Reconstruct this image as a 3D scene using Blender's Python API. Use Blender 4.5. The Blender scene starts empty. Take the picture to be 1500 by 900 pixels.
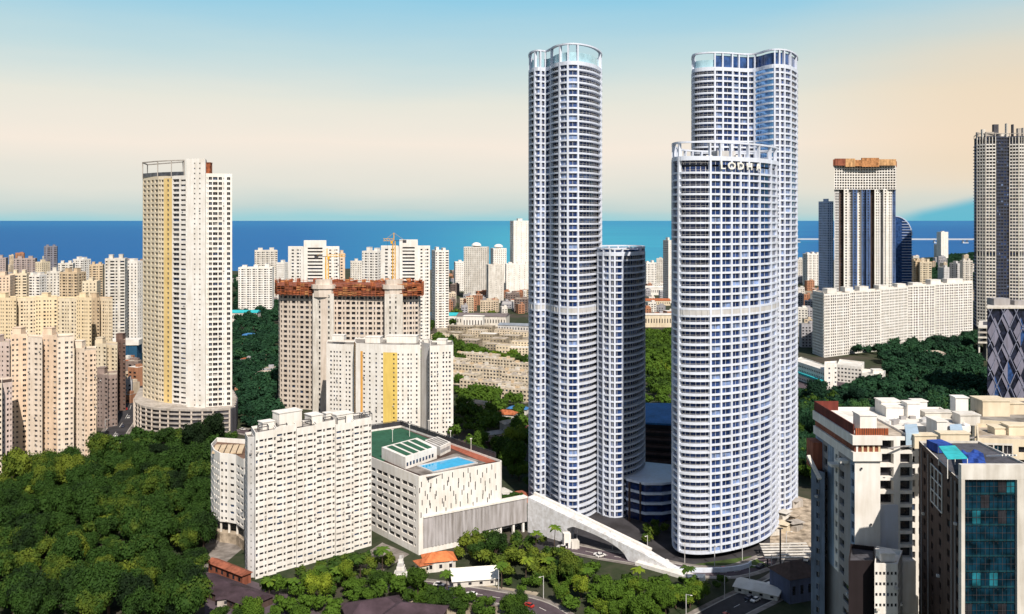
import bpy, bmesh, math, random
from mathutils import Vector, Matrix
R = math.radians
random.seed(11)
S = bpy.context.scene
COL = S.collection
H = 140.0      # camera height over the ground, metres
F = 1300.0     # focal length, in photograph pixels (1500 wide)
HZ = 323.0     # horizon row of the photograph

# ------------------------------------------------------------------ camera
cd = bpy.data.cameras.new('camera'); cam = bpy.data.objects.new('camera', cd); COL.objects.link(cam)
cam.location = (0, 0, H); cam.rotation_euler = (R(90), 0, 0)
cd.sensor_fit = 'HORIZONTAL'; cd.sensor_width = 36; cd.lens = 36 * F / 1500
cd.shift_y = -(450 - HZ) / 1500
cd.clip_start = 1; cd.clip_end = 400000
S.camera = cam
# ------------------------------------------------------------------ sun and sky
SUN_AZ, SUN_EL = 18, 46      # degrees to the right of straight behind the camera, height
sd = Vector((math.sin(R(SUN_AZ)) * math.cos(R(SUN_EL)), -math.cos(R(SUN_AZ)) * math.cos(R(SUN_EL)), math.sin(R(SUN_EL))))
ld = bpy.data.lights.new('sun', 'SUN'); ld.energy = 5.0; ld.angle = R(0.5); ld.color = (1.0, 0.91, 0.80)
lo = bpy.data.objects.new('sun', ld); COL.objects.link(lo)
lo.rotation_euler = sd.to_track_quat('Z', 'Y').to_euler(); lo.location = (0, 0, 600)
S.view_settings.view_transform = 'Standard'; S.view_settings.look = 'None'
S.view_settings.gamma = 1; S.view_settings.exposure = 0.15
S.view_settings.use_curve_mapping = False
S.cycles.max_bounces = 5; S.cycles.diffuse_bounces = 2; S.cycles.glossy_bounces = 3
S.cycles.transparent_max_bounces = 6; S.cycles.caustics_reflective = False; S.cycles.caustics_refractive = False

def lin(r, g, b):
    f = lambda v: (v / 255 / 12.92) if v / 255 <= 0.04045 else ((v / 255 + 0.055) / 1.055) ** 2.4
    return (f(r), f(g), f(b), 1)

w = bpy.data.worlds.new('World'); S.world = w; w.use_nodes = True
nt = w.node_tree; nt.nodes.clear()
class NT:
    def __init__(s, t): s.t = t
    def n(s, ty, **k):
        o = s.t.nodes.new(ty)
        for a, v in k.items():
            if a == 'inp':
                for i, x in v.items():
                    if isinstance(x, bpy.types.NodeSocket): s.t.links.new(x, o.inputs[i])
                    else: o.inputs[i].default_value = x
            else: setattr(o, a, v)
        return o
    def m(s, op, a, b=0.0, c=None, clamp=False):
        d = {0: a, 1: b}
        if c is not None: d[2] = c
        o = s.n('ShaderNodeMath', operation=op, inp=d); o.use_clamp = clamp
        return o.outputs[0]
    def ramp(s, fac, stops, interp='LINEAR'):
        o = s.n('ShaderNodeValToRGB', inp={0: fac}); e = o.color_ramp; e.interpolation = interp
        while len(e.elements) < len(stops): e.elements.new(0.5)
        for el, (p, c) in zip(e.elements, stops):
            el.position = p; el.color = c if len(c) == 4 else (*c, 1)
        return o.outputs[0]
    def mix(s, f, a, b, blend='MIX'):
        o = s.n('ShaderNodeMix', data_type='RGBA', blend_type=blend)
        for i, x in ((0, f), (6, a), (7, b)):
            if isinstance(x, bpy.types.NodeSocket): s.t.links.new(x, o.inputs[i])
            else: o.inputs[i].default_value = x
        return o.outputs[2]
T = NT(nt)
tc = T.n('ShaderNodeTexCoord').outputs['Generated']
sp = T.n('ShaderNodeSeparateXYZ', inp={0: tc}); dx, dy, dz = sp.outputs
hyp = T.m('SQRT', T.m('ADD', T.m('MULTIPLY', dx, dx), T.m('MULTIPLY', dy, dy)))
el = T.m('DIVIDE', dz, T.m('MAXIMUM', hyp, 0.001))            # tangent of the elevation
az = T.m('DIVIDE', dx, T.m('MAXIMUM', hyp, 0.001))            # sine of the bearing
st = T.n('ShaderNodeMapping', inp={0: tc, 3: (2.0, 2.0, 13.0)})
nz = T.n('ShaderNodeTexNoise', inp={'Vector': st.outputs[0], 'Scale': 2.2, 'Detail': 5.0, 'Roughness': 0.5}).outputs[0]
elw = T.m('ADD', el, T.m('MULTIPLY', T.m('SUBTRACT', nz, 0.5), 0.03))
fz = T.m('MULTIPLY', elw, 2.0, clamp=True)
hor = T.ramp(fz, [(0.0, lin(160, 209, 216)), (0.022, lin(196, 214, 211)), (0.07, lin(226, 226, 216)), (0.17, lin(246, 234, 220)),
                  (0.26, lin(232, 231, 219)), (0.36, lin(196, 220, 223)), (0.49, lin(148, 205, 229)), (0.75, lin(110, 172, 214)), (1.0, lin(84, 142, 200))])
# warm thin cloud low on the right
warm = T.m('MULTIPLY', T.n('ShaderNodeMapRange', interpolation_type='SMOOTHSTEP', inp={0: az, 1: 0.22, 2: 0.5}).outputs[0],
           T.m('MULTIPLY', T.n('ShaderNodeMapRange', interpolation_type='SMOOTHSTEP', inp={0: elw, 1: 0.0, 2: 0.06}).outputs[0],
               T.n('ShaderNodeMapRange', interpolation_type='SMOOTHSTEP', inp={0: elw, 1: 0.26, 2: 0.13}).outputs[0]))
hor = T.mix(T.m('MULTIPLY', warm, 0.66), hor, lin(242, 214, 178))
# far bank of blue haze rising to the right
lim = T.m('MULTIPLY', T.m('SUBTRACT', az, 0.385), 0.28)
wedge = T.m('MULTIPLY', T.n('ShaderNodeMapRange', interpolation_type='SMOOTHSTEP', inp={0: T.m('SUBTRACT', lim, el), 1: -0.006, 2: 0.007}).outputs[0],
            T.n('ShaderNodeMapRange', inp={0: az, 1: 0.37, 2: 0.42}).outputs[0])
hor = T.mix(T.m('MULTIPLY', wedge, 0.95), hor, lin(100, 186, 208))
sky = T.n('ShaderNodeTexSky', sky_type='NISHITA'); sky.sun_disc = False
sky.sun_elevation = R(SUN_EL); sky.sun_rotation = R(180 - SUN_AZ); sky.altitude = 100; sky.air_density = 1.2; sky.dust_density = 1.5
skc = T.n('ShaderNodeVectorMath', operation='SCALE', inp={0: sky.outputs[0], 3: 0.065}).outputs[0]
hf = T.n('ShaderNodeMapRange', interpolation_type='SMOOTHSTEP', inp={0: el, 1: 0.28, 2: 0.8, 3: 0.97, 4: 0.12}).outputs[0]
ahead = T.n('ShaderNodeMapRange', interpolation_type='SMOOTHSTEP', inp={0: T.m('DIVIDE', dy, T.m('MAXIMUM', hyp, 0.001)), 1: -0.1, 2: 0.75, 3: 0.25, 4: 1.0}).outputs[0]
hf = T.m('MULTIPLY', hf, ahead)
allsky = T.mix(hf, skc, hor)
bg = T.n('ShaderNodeBackground', inp={0: allsky, 1: 0.92})
T.n('ShaderNodeOutputWorld', inp={0: bg.outputs[0]})

# ------------------------------------------------------------------ helpers
def P(px, D, z=0.0):            # bearing of a photograph column at depth D
    return Vector(((px - 750) / F * D, D, z))
def G(px, py, z=0.0):           # point of the level z seen at a pixel
    D = (H - z) * F / (py - HZ)
    return P(px, D, z)
def ZT(py, D): return H - (py - HZ) * D / F

MATS = {}
def mk(name):
    m = bpy.data.materials.new(name); m.use_nodes = True
    b = m.node_tree.nodes['Principled BSDF']; return m, NT(m.node_tree), b
def c4(c): return (c[0], c[1], c[2], 1)
def plaster(name, c, var=0.14, rough=0.85, streak=0.5, scale=0.12, tint=None):
    if name in MATS: return MATS[name]
    m, t, b = mk(name)
    pos = t.n('ShaderNodeNewGeometry').outputs['Position']
    mp = t.n('ShaderNodeMapping', inp={0: pos, 3: (1, 1, 0.12)})
    n1 = t.n('ShaderNodeTexNoise', inp={'Vector': mp.outputs[0], 'Scale': 0.7, 'Detail': 4.0}).outputs[0]
    n2 = t.n('ShaderNodeTexNoise', inp={'Vector': pos, 'Scale': scale, 'Detail': 5.0, 'Roughness': 0.6}).outputs[0]
    f = t.m('ADD', t.m('MULTIPLY', n1, streak), t.m('MULTIPLY', n2, 1 - streak))
    f = t.n('ShaderNodeMapRange', inp={0: f, 1: 0.34, 2: 0.62}).outputs[0]
    d = tuple(x * (1 - 2.2 * var) for x in c)
    tn = tint or (1, 0.96, 0.9)
    d = tuple(x * y for x, y in zip(d, tn))
    col = t.mix(f, c4(d), c4(c))
    t.t.links.new(col, b.inputs['Base Color']); b.inputs['Roughness'].default_value = rough
    b.inputs['Specular IOR Level'].default_value = 0.3
    MATS[name] = m; return m
def glass(name, c, rough=0.12, metal=0.0, spec=0.6, var=0.5, emit=None):
    if name in MATS: return MATS[name]
    m, t, b = mk(name)
    pos = t.n('ShaderNodeNewGeometry').outputs['Position']
    n = t.n('ShaderNodeTexNoise', inp={'Vector': pos, 'Scale': 0.35, 'Detail': 2.0}).outputs[0]
    f = t.n('ShaderNodeMapRange', inp={0: n, 1: 0.35, 2: 0.65}).outputs[0]
    col = t.mix(f, c4(tuple(x * (1 - var) for x in c)), c4(tuple(x * (1 + var) for x in c)))
    t.t.links.new(col, b.inputs['Base Color']); b.inputs['Roughness'].default_value = rough
    b.inputs['Metallic'].default_value = metal; b.inputs['Specular IOR Level'].default_value = spec
    MATS[name] = m; return m
def leafmat(name, c1, c2, c3):
    m, t, b = mk(name)
    rnd = t.n('ShaderNodeObjectInfo').outputs['Random']
    pos = t.n('ShaderNodeNewGeometry').outputs['Position']
    n = t.n('ShaderNodeTexNoise', inp={'Vector': pos, 'Scale': 0.14, 'Detail': 5.0, 'Roughness': 0.65}).outputs[0]
    n2 = t.n('ShaderNodeTexNoise', inp={'Vector': pos, 'Scale': 0.018, 'Detail': 2.0}).outputs[0]
    f = t.m('ADD', t.m('MULTIPLY', rnd, 0.55), t.m('ADD', t.m('MULTIPLY', t.m('SUBTRACT', n, 0.33), 1.1), t.m('MULTIPLY', t.m('SUBTRACT', n2, 0.5), 1.3)))
    col = t.ramp(f, [(0.12, c4(c1)), (0.45, c4(c2)), (0.62, c4(c2)), (0.95, c4(c3))])
    t.t.links.new(col, b.inputs['Base Color']); b.inputs['Roughness'].default_value = 0.75
    b.inputs['Specular IOR Level'].default_value = 0.15
    MATS[name] = m; return m
WHITE = plaster('white_paint', (0.84, 0.82, 0.79), 0.09)
WHITE2 = plaster('aged_white_paint', (0.72, 0.69, 0.64), 0.16)
BLUEWHITE = plaster('cool_white_cladding', (0.71, 0.77, 0.90), 0.06, rough=0.5)
CREAM = plaster('cream_paint', (0.76, 0.66, 0.50), 0.12)
PEACH = plaster('peach_paint', (0.78, 0.62, 0.48), 0.12)
TAN = plaster('tan_paint', (0.66, 0.52, 0.36), 0.15)
YELLOW = plaster('yellow_paint', (0.78, 0.58, 0.16), 0.08)
YCREAM = plaster('pale_yellow_paint', (0.80, 0.66, 0.45), 0.08)
ORANGE = plaster('orange_paint', (0.80, 0.42, 0.10), 0.1)
CONC = plaster('raw_concrete', (0.50, 0.46, 0.42), 0.2)
BCONC = plaster('beige_concrete', (0.70, 0.62, 0.55), 0.12)
GREY = plaster('grey_cladding', (0.36, 0.35, 0.36), 0.1)
LGREY = plaster('light_grey_cladding', (0.60, 0.60, 0.61), 0.12)
DGREY = plaster('dark_grey_cladding', (0.10, 0.10, 0.12), 0.25)
BROWN = plaster('brown_cladding', (0.10, 0.065, 0.055), 0.25)
RUST = plaster('rust_red_netting', (0.50, 0.15, 0.06), 0.4, scale=0.5)
RUST2 = plaster('orange_brown_netting', (0.66, 0.31, 0.13), 0.35, scale=0.5)
TERRA = plaster('terracotta_tiles', (0.55, 0.17, 0.07), 0.3, scale=0.4)
ROOFG = plaster('grey_roof_felt', (0.34, 0.32, 0.30), 0.3, streak=0.1, scale=0.15)
ROOFP = plaster('mauve_roof_sheet', (0.085, 0.055, 0.07), 0.3, streak=0.1)
ROOFB = plaster('beige_roof_screed', (0.58, 0.50, 0.41), 0.28, streak=0.1, scale=0.2)
ROOFW = plaster('white_roof_sheet', (0.78, 0.76, 0.72), 0.12, streak=0.1)
CYAN = plaster('turquoise_sheet', (0.04, 0.50, 0.56), 0.15)
BLUET = plaster('blue_tarpaulin', (0.03, 0.09, 0.42), 0.3)
BLUER = plaster('blue_roof_sheet', (0.06, 0.22, 0.50), 0.2)
GCOURT = plaster('green_court', (0.035, 0.13, 0.075), 0.2)
RCOURT = plaster('red_court', (0.42, 0.13, 0.08), 0.2)
BRICK = plaster('rust_brick', (0.36, 0.12, 0.07), 0.3)
STEEL = plaster('dark_steel', (0.06, 0.06, 0.07), 0.2, rough=0.5)
CRANEY = plaster('crane_yellow', (0.80, 0.44, 0.03), 0.1, rough=0.5)
BARK = plaster('bark', (0.10, 0.07, 0.05), 0.3)
G0 = glass('dark_window_glass', (0.022, 0.022, 0.028))
G1 = glass('blue_window_glass', (0.03, 0.05, 0.10))
G2 = glass('curtained_window', (0.20, 0.19, 0.18), rough=0.4)
G3 = glass('grey_window_glass', (0.07, 0.075, 0.09), rough=0.2)
T0 = glass('navy_tower_glass', (0.009, 0.026, 0.10), rough=0.15)
T1 = glass('slate_tower_glass', (0.028, 0.058, 0.17), rough=0.15)
T2 = glass('pale_tower_glass', (0.17, 0.24, 0.42), rough=0.25)
T3 = glass('sky_blue_bay_glass', (0.16, 0.36, 0.68), rough=0.12, metal=0.6, var=0.2)
CG = glass('pale_cyan_crown_glass', (0.45, 0.68, 0.76), rough=0.2, metal=0.2, var=0.12)
BG = glass('navy_curtain_glass', (0.035, 0.085, 0.24), rough=0.12, metal=0.2, var=0.4)
TG = glass('teal_curtain_glass', (0.003, 0.022, 0.040), rough=0.15, spec=.3, var=0.7)
TG2 = glass('bright_teal_glass', (0.014, 0.12, 0.16), rough=0.15, spec=.3, var=0.6)
POOL = glass('pool_water', (0.02, 0.36, 0.66), rough=0.08, var=0.1)
MULL = plaster('window_frame_metal', (0.42, 0.42, 0.44), 0.05, rough=0.5)
LEAF = leafmat('forest_leaves', (0.007, 0.018, 0.005), (0.025, 0.060, 0.009), (0.115, 0.150, 0.016))
LEAF2 = leafmat('lush_leaves', (0.020, 0.045, 0.006), (0.062, 0.12, 0.012), (0.19, 0.24, 0.02))
LEAF3 = leafmat('cool_shade_leaves', (0.007, 0.028, 0.015), (0.018, 0.060, 0.026), (0.055, 0.125, 0.032))  # dark blue-green leaves carry the shadow of valley and slope in their colour

class MB:
    def __init__(s): s.v = []; s.f = []; s.m = []
    def quad(s, a, b, c, d, m=0):
        n = len(s.v); s.v += [tuple(a), tuple(b), tuple(c), tuple(d)]; s.f.append((n, n+1, n+2, n+3)); s.m.append(m)
    def ngon(s, pts, m=0):
        n = len(s.v); s.v += [tuple(p) for p in pts]; s.f.append(tuple(range(n, n+len(pts)))); s.m.append(m)
    def box(s, c, sx, sy, sz, rz=0, m=0, ztop=None):
        # c = centre of the underside
        ca, sa = math.cos(rz), math.sin(rz); q = []
        for z in (0, sz):
            for x, y in ((-sx/2, -sy/2), (sx/2, -sy/2), (sx/2, sy/2), (-sx/2, sy/2)):
                q.append((c[0]+x*ca-y*sa, c[1]+x*sa+y*ca, c[2]+z))
        n = len(s.v); s.v += q
        for f in ((0,3,2,1),(4,5,6,7),(0,1,5,4),(1,2,6,5),(2,3,7,6),(3,0,4,7)):
            s.f.append(tuple(n+i for i in f)); s.m.append(m)
    def beam(s, a, b, w=0.4, m=0, h=None):
        a = Vector(a); b = Vector(b); d = (b-a).normalized(); h = h or w
        up = Vector((0,0,1)) if abs(d.z) < 0.95 else Vector((0,1,0))
        sdv = d.cross(up).normalized()*w/2; u = sdv.cross(d).normalized()*h/2
        q = [a-sdv-u, a+sdv-u, a+sdv+u, a-sdv+u, b-sdv-u, b+sdv-u, b+sdv+u, b-sdv+u]
        n = len(s.v); s.v += [tuple(p) for p in q]
        for f in ((0,3,2,1),(4,5,6,7),(0,1,5,4),(1,2,6,5),(2,3,7,6),(3,0,4,7)):
            s.f.append(tuple(n+i for i in f)); s.m.append(m)
    def prism(s, poly, z0, z1, m=0, mt=None, bottom=False):
        k = len(poly)
        for i in range(k):
            a, b = poly[i], poly[(i+1) % k]
            s.quad((a[0],a[1],z0),(b[0],b[1],z0),(b[0],b[1],z1),(a[0],a[1],z1), m)
        s.ngon([(p[0],p[1],z1) for p in poly], m if mt is None else mt)
        if bottom: s.ngon([(p[0],p[1],z0) for p in reversed(poly)], m)
    def build(s, name, mats, parent=None, origin=None):
        me = bpy.data.meshes.new(name)
        if origin is not None:
            o0 = Vector(origin); vv = [(x-o0.x, y-o0.y, z-o0.z) for x, y, z in s.v]
        else: vv = s.v
        me.from_pydata(vv, [], s.f)
        if not isinstance(mats, (list, tuple)): mats = [mats]
        for m in mats: me.materials.append(m)
        if any(s.m): me.polygons.foreach_set('material_index', s.m)
        me.update()
        o = bpy.data.objects.new(name, me); COL.objects.link(o)
        if parent is not None:
            o.parent = parent
            if origin is None: pass
        if origin is not None: o.location = origin
        return o
def tag(o, label=None, cat=None, group=None, kind=None):
    if label: o['label'] = label
    if cat: o['category'] = cat
    if group: o['group'] = group
    if kind: o['kind'] = kind
    return o
def empty(name, label, cat, group=None):
    o = bpy.data.objects.new(name, None); COL.objects.link(o); o.empty_display_size = 2
    return tag(o, label, cat, group)
BASES = []        # ground footprints, so that no tree grows through a house

def ccw(poly):
    a = sum(poly[i][0]*poly[(i+1) % len(poly)][1]-poly[(i+1) % len(poly)][0]*poly[i][1] for i in range(len(poly)))
    return list(poly) if a > 0 else list(reversed(poly))
NPARTS = 96
class Bld:
    """A building: wall mesh with real openings, one child per window (largest 96), roof parts."""
    def __init__(s, name, label, cat='building', group=None, mats=(WHITE,), gm=(G0, G1, G2, G3), gw=(70, 14, 8, 8), small=False, mull=False):
        s.root = empty(name, label, cat, group); s.wall = MB(); s.roof = MB(); s.win = []
        s.mats = list(mats); s.gm = list(gm); s.gw = gw; s.small = small; s.mull = mull; s.c = None
    def part(s, mb, name, mats, label=None):
        o = mb.build(name, mats, s.root)
        if label: o['label'] = label
        return o
    def cell(s, O, u, nrm, a, b, z0, z1, wa, wb, wz0, wz1, dep, ms, big):
        W = s.wall
        pt = lambda x, z, d=0: (O.x+u.x*x-nrm.x*d, O.y+u.y*x-nrm.y*d, z)
        W.quad(pt(a,z0),pt(b,z0),pt(b,wz0),pt(a,wz0), ms); W.quad(pt(a,wz1),pt(b,wz1),pt(b,z1),pt(a,z1), ms)
        W.quad(pt(a,wz0),pt(wa,wz0),pt(wa,wz1),pt(a,wz1), ms); W.quad(pt(wb,wz0),pt(b,wz0),pt(b,wz1),pt(wb,wz1), ms)
        W.quad(pt(wa,wz0),pt(wb,wz0),pt(wb,wz0,dep),pt(wa,wz0,dep), ms); W.quad(pt(wa,wz1,dep),pt(wb,wz1,dep),pt(wb,wz1),pt(wa,wz1), ms)
        W.quad(pt(wa,wz0),pt(wa,wz0,dep),pt(wa,wz1,dep),pt(wa,wz1), ms); W.quad(pt(wb,wz0,dep),pt(wb,wz0),pt(wb,wz1),pt(wb,wz1,dep), ms)
        g = random.choices(range(len(s.gm)), s.gw[:len(s.gm)])[0]
        q = [pt(wa,wz0,dep-.01),pt(wb,wz0,dep-.01),pt(wb,wz1,dep-.01),pt(wa,wz1,dep-.01)]
        s.win.append((-(nrm.dot(Vector((q[0][0],q[0][1],0)).normalized())) * (wb-wa), q, g, nrm))
    def face(s, p0, p1, z0, z1, fh, pat, base=0.0, top=0.0):
        """pat: columns (width, win width, win height, sill, wall slot, depth)"""
        O = Vector((p0[0], p0[1], 0)); E = Vector((p1[0], p1[1], 0)); L = (E-O).length
        if L < .01: return
        u = (E-O)/L; nrm = Vector((u.y, -u.x, 0))
        pt = lambda x, z: (O.x+u.x*x, O.y+u.y*x, z)
        facing = -nrm.dot((O+E).normalized())
        if pat is None or facing < -0.12:
            s.wall.quad(pt(0,z0),pt(L,z0),pt(L,z1),pt(0,z1), 0 if not pat else pat[0][4]); return
        rep = 1
        if not isinstance(pat, tuple):
            tw = sum(c[0] for c in pat); rep = max(1, round(L/tw))
        cols = list(pat)*rep; tw = sum(c[0] for c in cols); k = L/tw
        if base: s.wall.quad(pt(0,z0),pt(L,z0),pt(L,z0+base),pt(0,z0+base), cols[0][4])
        if top: s.wall.quad(pt(0,z1-top),pt(L,z1-top),pt(L,z1),pt(0,z1), cols[0][4])
        zb, zt = z0+base, z1-top; nf = max(1, round((zt-zb)/fh)); f = (zt-zb)/nf
        x = 0
        for c in cols:
            cw = c[0]*k
            if c[1] <= 0: s.wall.quad(pt(x,zb),pt(x+cw,zb),pt(x+cw,zt),pt(x,zt), c[4])
            else:
                ww = min(c[1]*k, cw-.05); m = (cw-ww)/2
                for i in range(nf):
                    z = zb+i*f
                    s.cell(O, u, nrm, x, x+cw, z, z+f, x+m, x+cw-m, z+c[3], min(z+c[3]+c[2], z+f-.03), c[5], c[4], True)
            x += cw
    def mass(s, poly, z0, z1, fh, pats, base=0.0, top=1.6, parapet=1.0, roofslot=None, reg=True):
        poly = [Vector((p[0], p[1], 0)) for p in poly]; q = ccw(poly)
        k = len(q)
        if not isinstance(pats, dict): pats = {i: pats for i in range(k)}
        for i in range(k): s.face(q[i], q[(i+1) % k], z0, z1, fh, pats.get(i, pats.get('d')), base, top)
        # roof slab sunk behind the parapet
        s.roof.ngon([(p.x, p.y, z1-parapet) for p in q], 0)
        n = k; c = sum(q, Vector())/k
        for i in range(k):                       # parapet inner face and coping
            a, b = q[i], q[(i+1) % k]
            ai, bi = a+(c-a).normalized()*.6, b+(c-b).normalized()*.6
            s.wall.quad((a.x,a.y,z1),(b.x,b.y,z1),(bi.x,bi.y,z1),(ai.x,ai.y,z1), 0)
            s.wall.quad((bi.x,bi.y,z1),(bi.x,bi.y,z1-parapet),(ai.x,ai.y,z1-parapet),(ai.x,ai.y,z1), 0)
        if reg: BASES.append([(p.x, p.y) for p in q])
        if s.c is None: s.c = c
        return q
    def rbox(s, c, sx, sy, sz, rz=0, mat=None, name='lift_housing'):
        m = MB(); m.box(c, sx, sy, sz, rz); 
        m.box((c[0], c[1], c[2]+sz), sx+.5, sy+.5, .3, rz)
        return m.build(name, mat or s.mats[0], s.root)
    def finish(s, roofm=ROOFB, wallname='wall'):
        s.wall.build(wallname, s.mats, s.root)
        if s.roof.f: s.roof.build('roof', roofm, s.root)
        s.win.sort(key=lambda t: -t[0])
        def add(mb, t):
            _, q, g, nrm = t
            mb.quad(*q, g)
            if s.mull:
                v = [Vector(p) for p in q]; mid0 = (v[0]+v[1])/2+nrm*.05; mid1 = (v[3]+v[2])/2+nrm*.05
                mb.beam(mid0, mid1, .12, len(s.gm), .1)
                mb.beam(v[3]+nrm*.05-Vector((0,0,.07)), v[2]+nrm*.05-Vector((0,0,.07)), .1, len(s.gm), .14)
        mm = s.gm+([MULL] if s.mull else [])
        k = 0 if s.small else NPARTS
        near = s.win[:]; 
        if not s.small and len(near) > k:
            head = [t for t in near if t[0] > .0]; random.shuffle(head); 
            big = sorted(head, key=lambda t: -round(t[0], 1)-t[1][0][2]*1e-4)[:k]
            ids = set(id(t) for t in big)
        else: big = near[:k]; ids = set(id(t) for t in big)
        for t in big:
            mb = MB(); add(mb, t); mb.build('window', mm, s.root)
        if not s.small:
            ax = random.sample(near, min(len(near)//14, 36))
            for _, q, g, nrm in ax:
                if nrm.dot(Vector((q[0][0], q[0][1], 0)).normalized()) > -.1: continue
                u = (Vector(q[1])-Vector(q[0])).normalized(); t_ = random.uniform(.25, .75)
                c = Vector(q[0]).lerp(Vector(q[1]), t_)+nrm*.75-Vector((0,0,.7))
                mb = MB(); mb.box((c.x, c.y, c.z), .85, .6, .55, math.atan2(u.y, u.x)); mb.build('air_conditioner', random.choice((LGREY, WHITE2, GREY)), s.root)
        rest = [t for t in near if id(t) not in ids]
        if rest:
            mb = MB()
            for t in rest: add(mb, t)
            o = mb.build('window_field', mm, s.root); o['kind'] = 'stuff'
        return s.root

def tower_box(name, label, x0, x1, ytop, D, pats, mats, rot=0.3, fh=3.1, depth=18, roofm=ROOFB, cat='tower', group=None,
              small=True, caps=1, zb=0, gm=(G0, G1, G2, G3), top=1.6, mull=False, base=0):
    """rectangular block that spans the photograph columns x0..x1 at depth D, turned by rot"""
    Wd = (x1-x0)/F*D; c, sn = math.cos(rot), abs(math.sin(rot))
    dp = min(depth, Wd*.8/max(sn, .05)) if sn > .05 else depth
    wd = (Wd-dp*sn)/c
    cx = ((x0+x1)/2-750)/F*D; cy = D+(wd*sn+dp*c)/2
    cx *= 1.0+0.0
    pts = []
    for a, b in ((-wd/2,-dp/2),(wd/2,-dp/2),(wd/2,dp/2),(-wd/2,dp/2)):
        pts.append(Vector((cx+a*math.cos(rot)-b*math.sin(rot), cy+a*math.sin(rot)+b*math.cos(rot), 0)))
    z1 = ZT(ytop, D)
    b = Bld(name, label, cat, group, mats, gm, small=small, mull=mull)
    b.mass(pts, zb, z1, fh, pats, top=top, base=base)
    for i in range(caps):
        u = (i+.5)/caps-.5
        cc = (cx+u*wd*math.cos(rot), cy+u*wd*math.sin(rot), z1-1)
        b.rbox(cc, max(3, wd*.28/max(1, caps*.7)), dp*.4, 3.2+random.random()*2, rot)
    b.wd, b.dp, b.cx, b.cy, b.z1, b.rot = wd, dp, cx, cy, z1, rot
    return b

def struct(name, mb, mat): return tag(mb.build(name, mat), kind='structure')
def strip(pts, width, z, mb, m=0):
    for i in range(len(pts)-1):
        a, b = Vector(pts[i]), Vector(pts[i+1]); d = (b-a).normalized(); n = Vector((-d.y, d.x))*width/2
        mb.quad((a.x+n.x,a.y+n.y,z),(a.x-n.x,a.y-n.y,z),(b.x-n.x,b.y-n.y,z),(b.x+n.x,b.y+n.y,z), m)

#==== SETTING
# ------------------------------------------------------------------ ground, sea
def ground_mat():
    m, t, b = mk('city_ground')
    pos = t.n('ShaderNodeNewGeometry').outputs['Position']
    n1 = t.n('ShaderNodeTexNoise', inp={'Vector': pos, 'Scale': 0.012, 'Detail': 6.0, 'Roughness': 0.6}).outputs[0]
    n2 = t.n('ShaderNodeTexNoise', inp={'Vector': pos, 'Scale': 0.15, 'Detail': 6.0, 'Roughness': 0.7}).outputs[0]
    a = t.ramp(n1, [(0.35, (0.018, 0.035, 0.014)), (0.5, (0.03, 0.045, 0.02)), (0.6, (0.07, 0.06, 0.05)), (0.72, (0.13, 0.11, 0.09))])
    c = t.mix(t.n('ShaderNodeMapRange', inp={0: n2, 1: .35, 2: .7}).outputs[0], a, (0.09, 0.08, 0.06, 1))
    c = t.mix(0.55, a, c)
    t.t.links.new(c, b.inputs['Base Color']); b.inputs['Roughness'].default_value = .95; b.inputs['Specular IOR Level'].default_value = .1
    return m
def sea_mat():
    m, t, b = mk('sea_water')
    pos = t.n('ShaderNodeNewGeometry').outputs['Position']
    sp = t.n('ShaderNodeSeparateXYZ', inp={0: pos})
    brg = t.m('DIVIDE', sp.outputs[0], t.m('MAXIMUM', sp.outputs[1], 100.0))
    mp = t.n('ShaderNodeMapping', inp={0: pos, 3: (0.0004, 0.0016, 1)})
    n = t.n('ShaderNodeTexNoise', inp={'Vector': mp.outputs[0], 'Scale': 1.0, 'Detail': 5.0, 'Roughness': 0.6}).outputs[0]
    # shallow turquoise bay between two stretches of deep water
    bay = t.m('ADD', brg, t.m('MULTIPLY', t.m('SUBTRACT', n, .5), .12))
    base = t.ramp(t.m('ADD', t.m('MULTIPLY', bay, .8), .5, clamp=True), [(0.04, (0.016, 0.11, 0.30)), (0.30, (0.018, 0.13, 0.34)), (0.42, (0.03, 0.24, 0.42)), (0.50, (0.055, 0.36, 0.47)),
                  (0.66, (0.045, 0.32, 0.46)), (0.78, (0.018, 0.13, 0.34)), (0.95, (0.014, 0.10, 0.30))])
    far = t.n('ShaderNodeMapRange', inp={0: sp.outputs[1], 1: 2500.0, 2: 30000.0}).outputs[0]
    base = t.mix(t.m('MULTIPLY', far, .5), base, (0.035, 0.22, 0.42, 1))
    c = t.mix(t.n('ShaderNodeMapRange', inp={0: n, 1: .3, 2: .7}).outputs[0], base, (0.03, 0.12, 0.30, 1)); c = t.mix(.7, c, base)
    t.t.links.new(c, b.inputs['Base Color']); b.inputs['Roughness'].default_value = .7; b.inputs['Specular IOR Level'].default_value = .12
    wv = t.n('ShaderNodeTexNoise', inp={'Vector': pos, 'Scale': 0.05, 'Detail': 4.0}).outputs[0]
    bp = t.n('ShaderNodeBump', inp={'Height': wv, 'Strength': .4, 'Distance': 2.0}); t.t.links.new(bp.outputs[0], b.inputs['Normal'])
    return m
mb = MB()
coast = [(-2600, 2300), (-1800, 2500), (-1300, 2420), (-900, 2500), (-640, 2420), (-430, 2620), (-180, 2500), (60, 2620), (240, 2560), (420, 2700), (620, 2640),
         (900, 2900), (1150, 3150), (1500, 3300), (1750, 3500), (2100, 3400), (3600, 3300)]
pts = [(-2600, -300)] + [(3600, -300)] + list(reversed(coast))
mb.ngon([(x, y, 0) for x, y in pts])
for i in range(len(coast)-1):
    (x0, y0), (x1, y1) = coast[i], coast[i+1]; mb.quad((x0,y0,0),(x1,y1,0),(x1,y1+14,-4),(x0,y0+14,-4))
struct('ground', mb, ground_mat())
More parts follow.
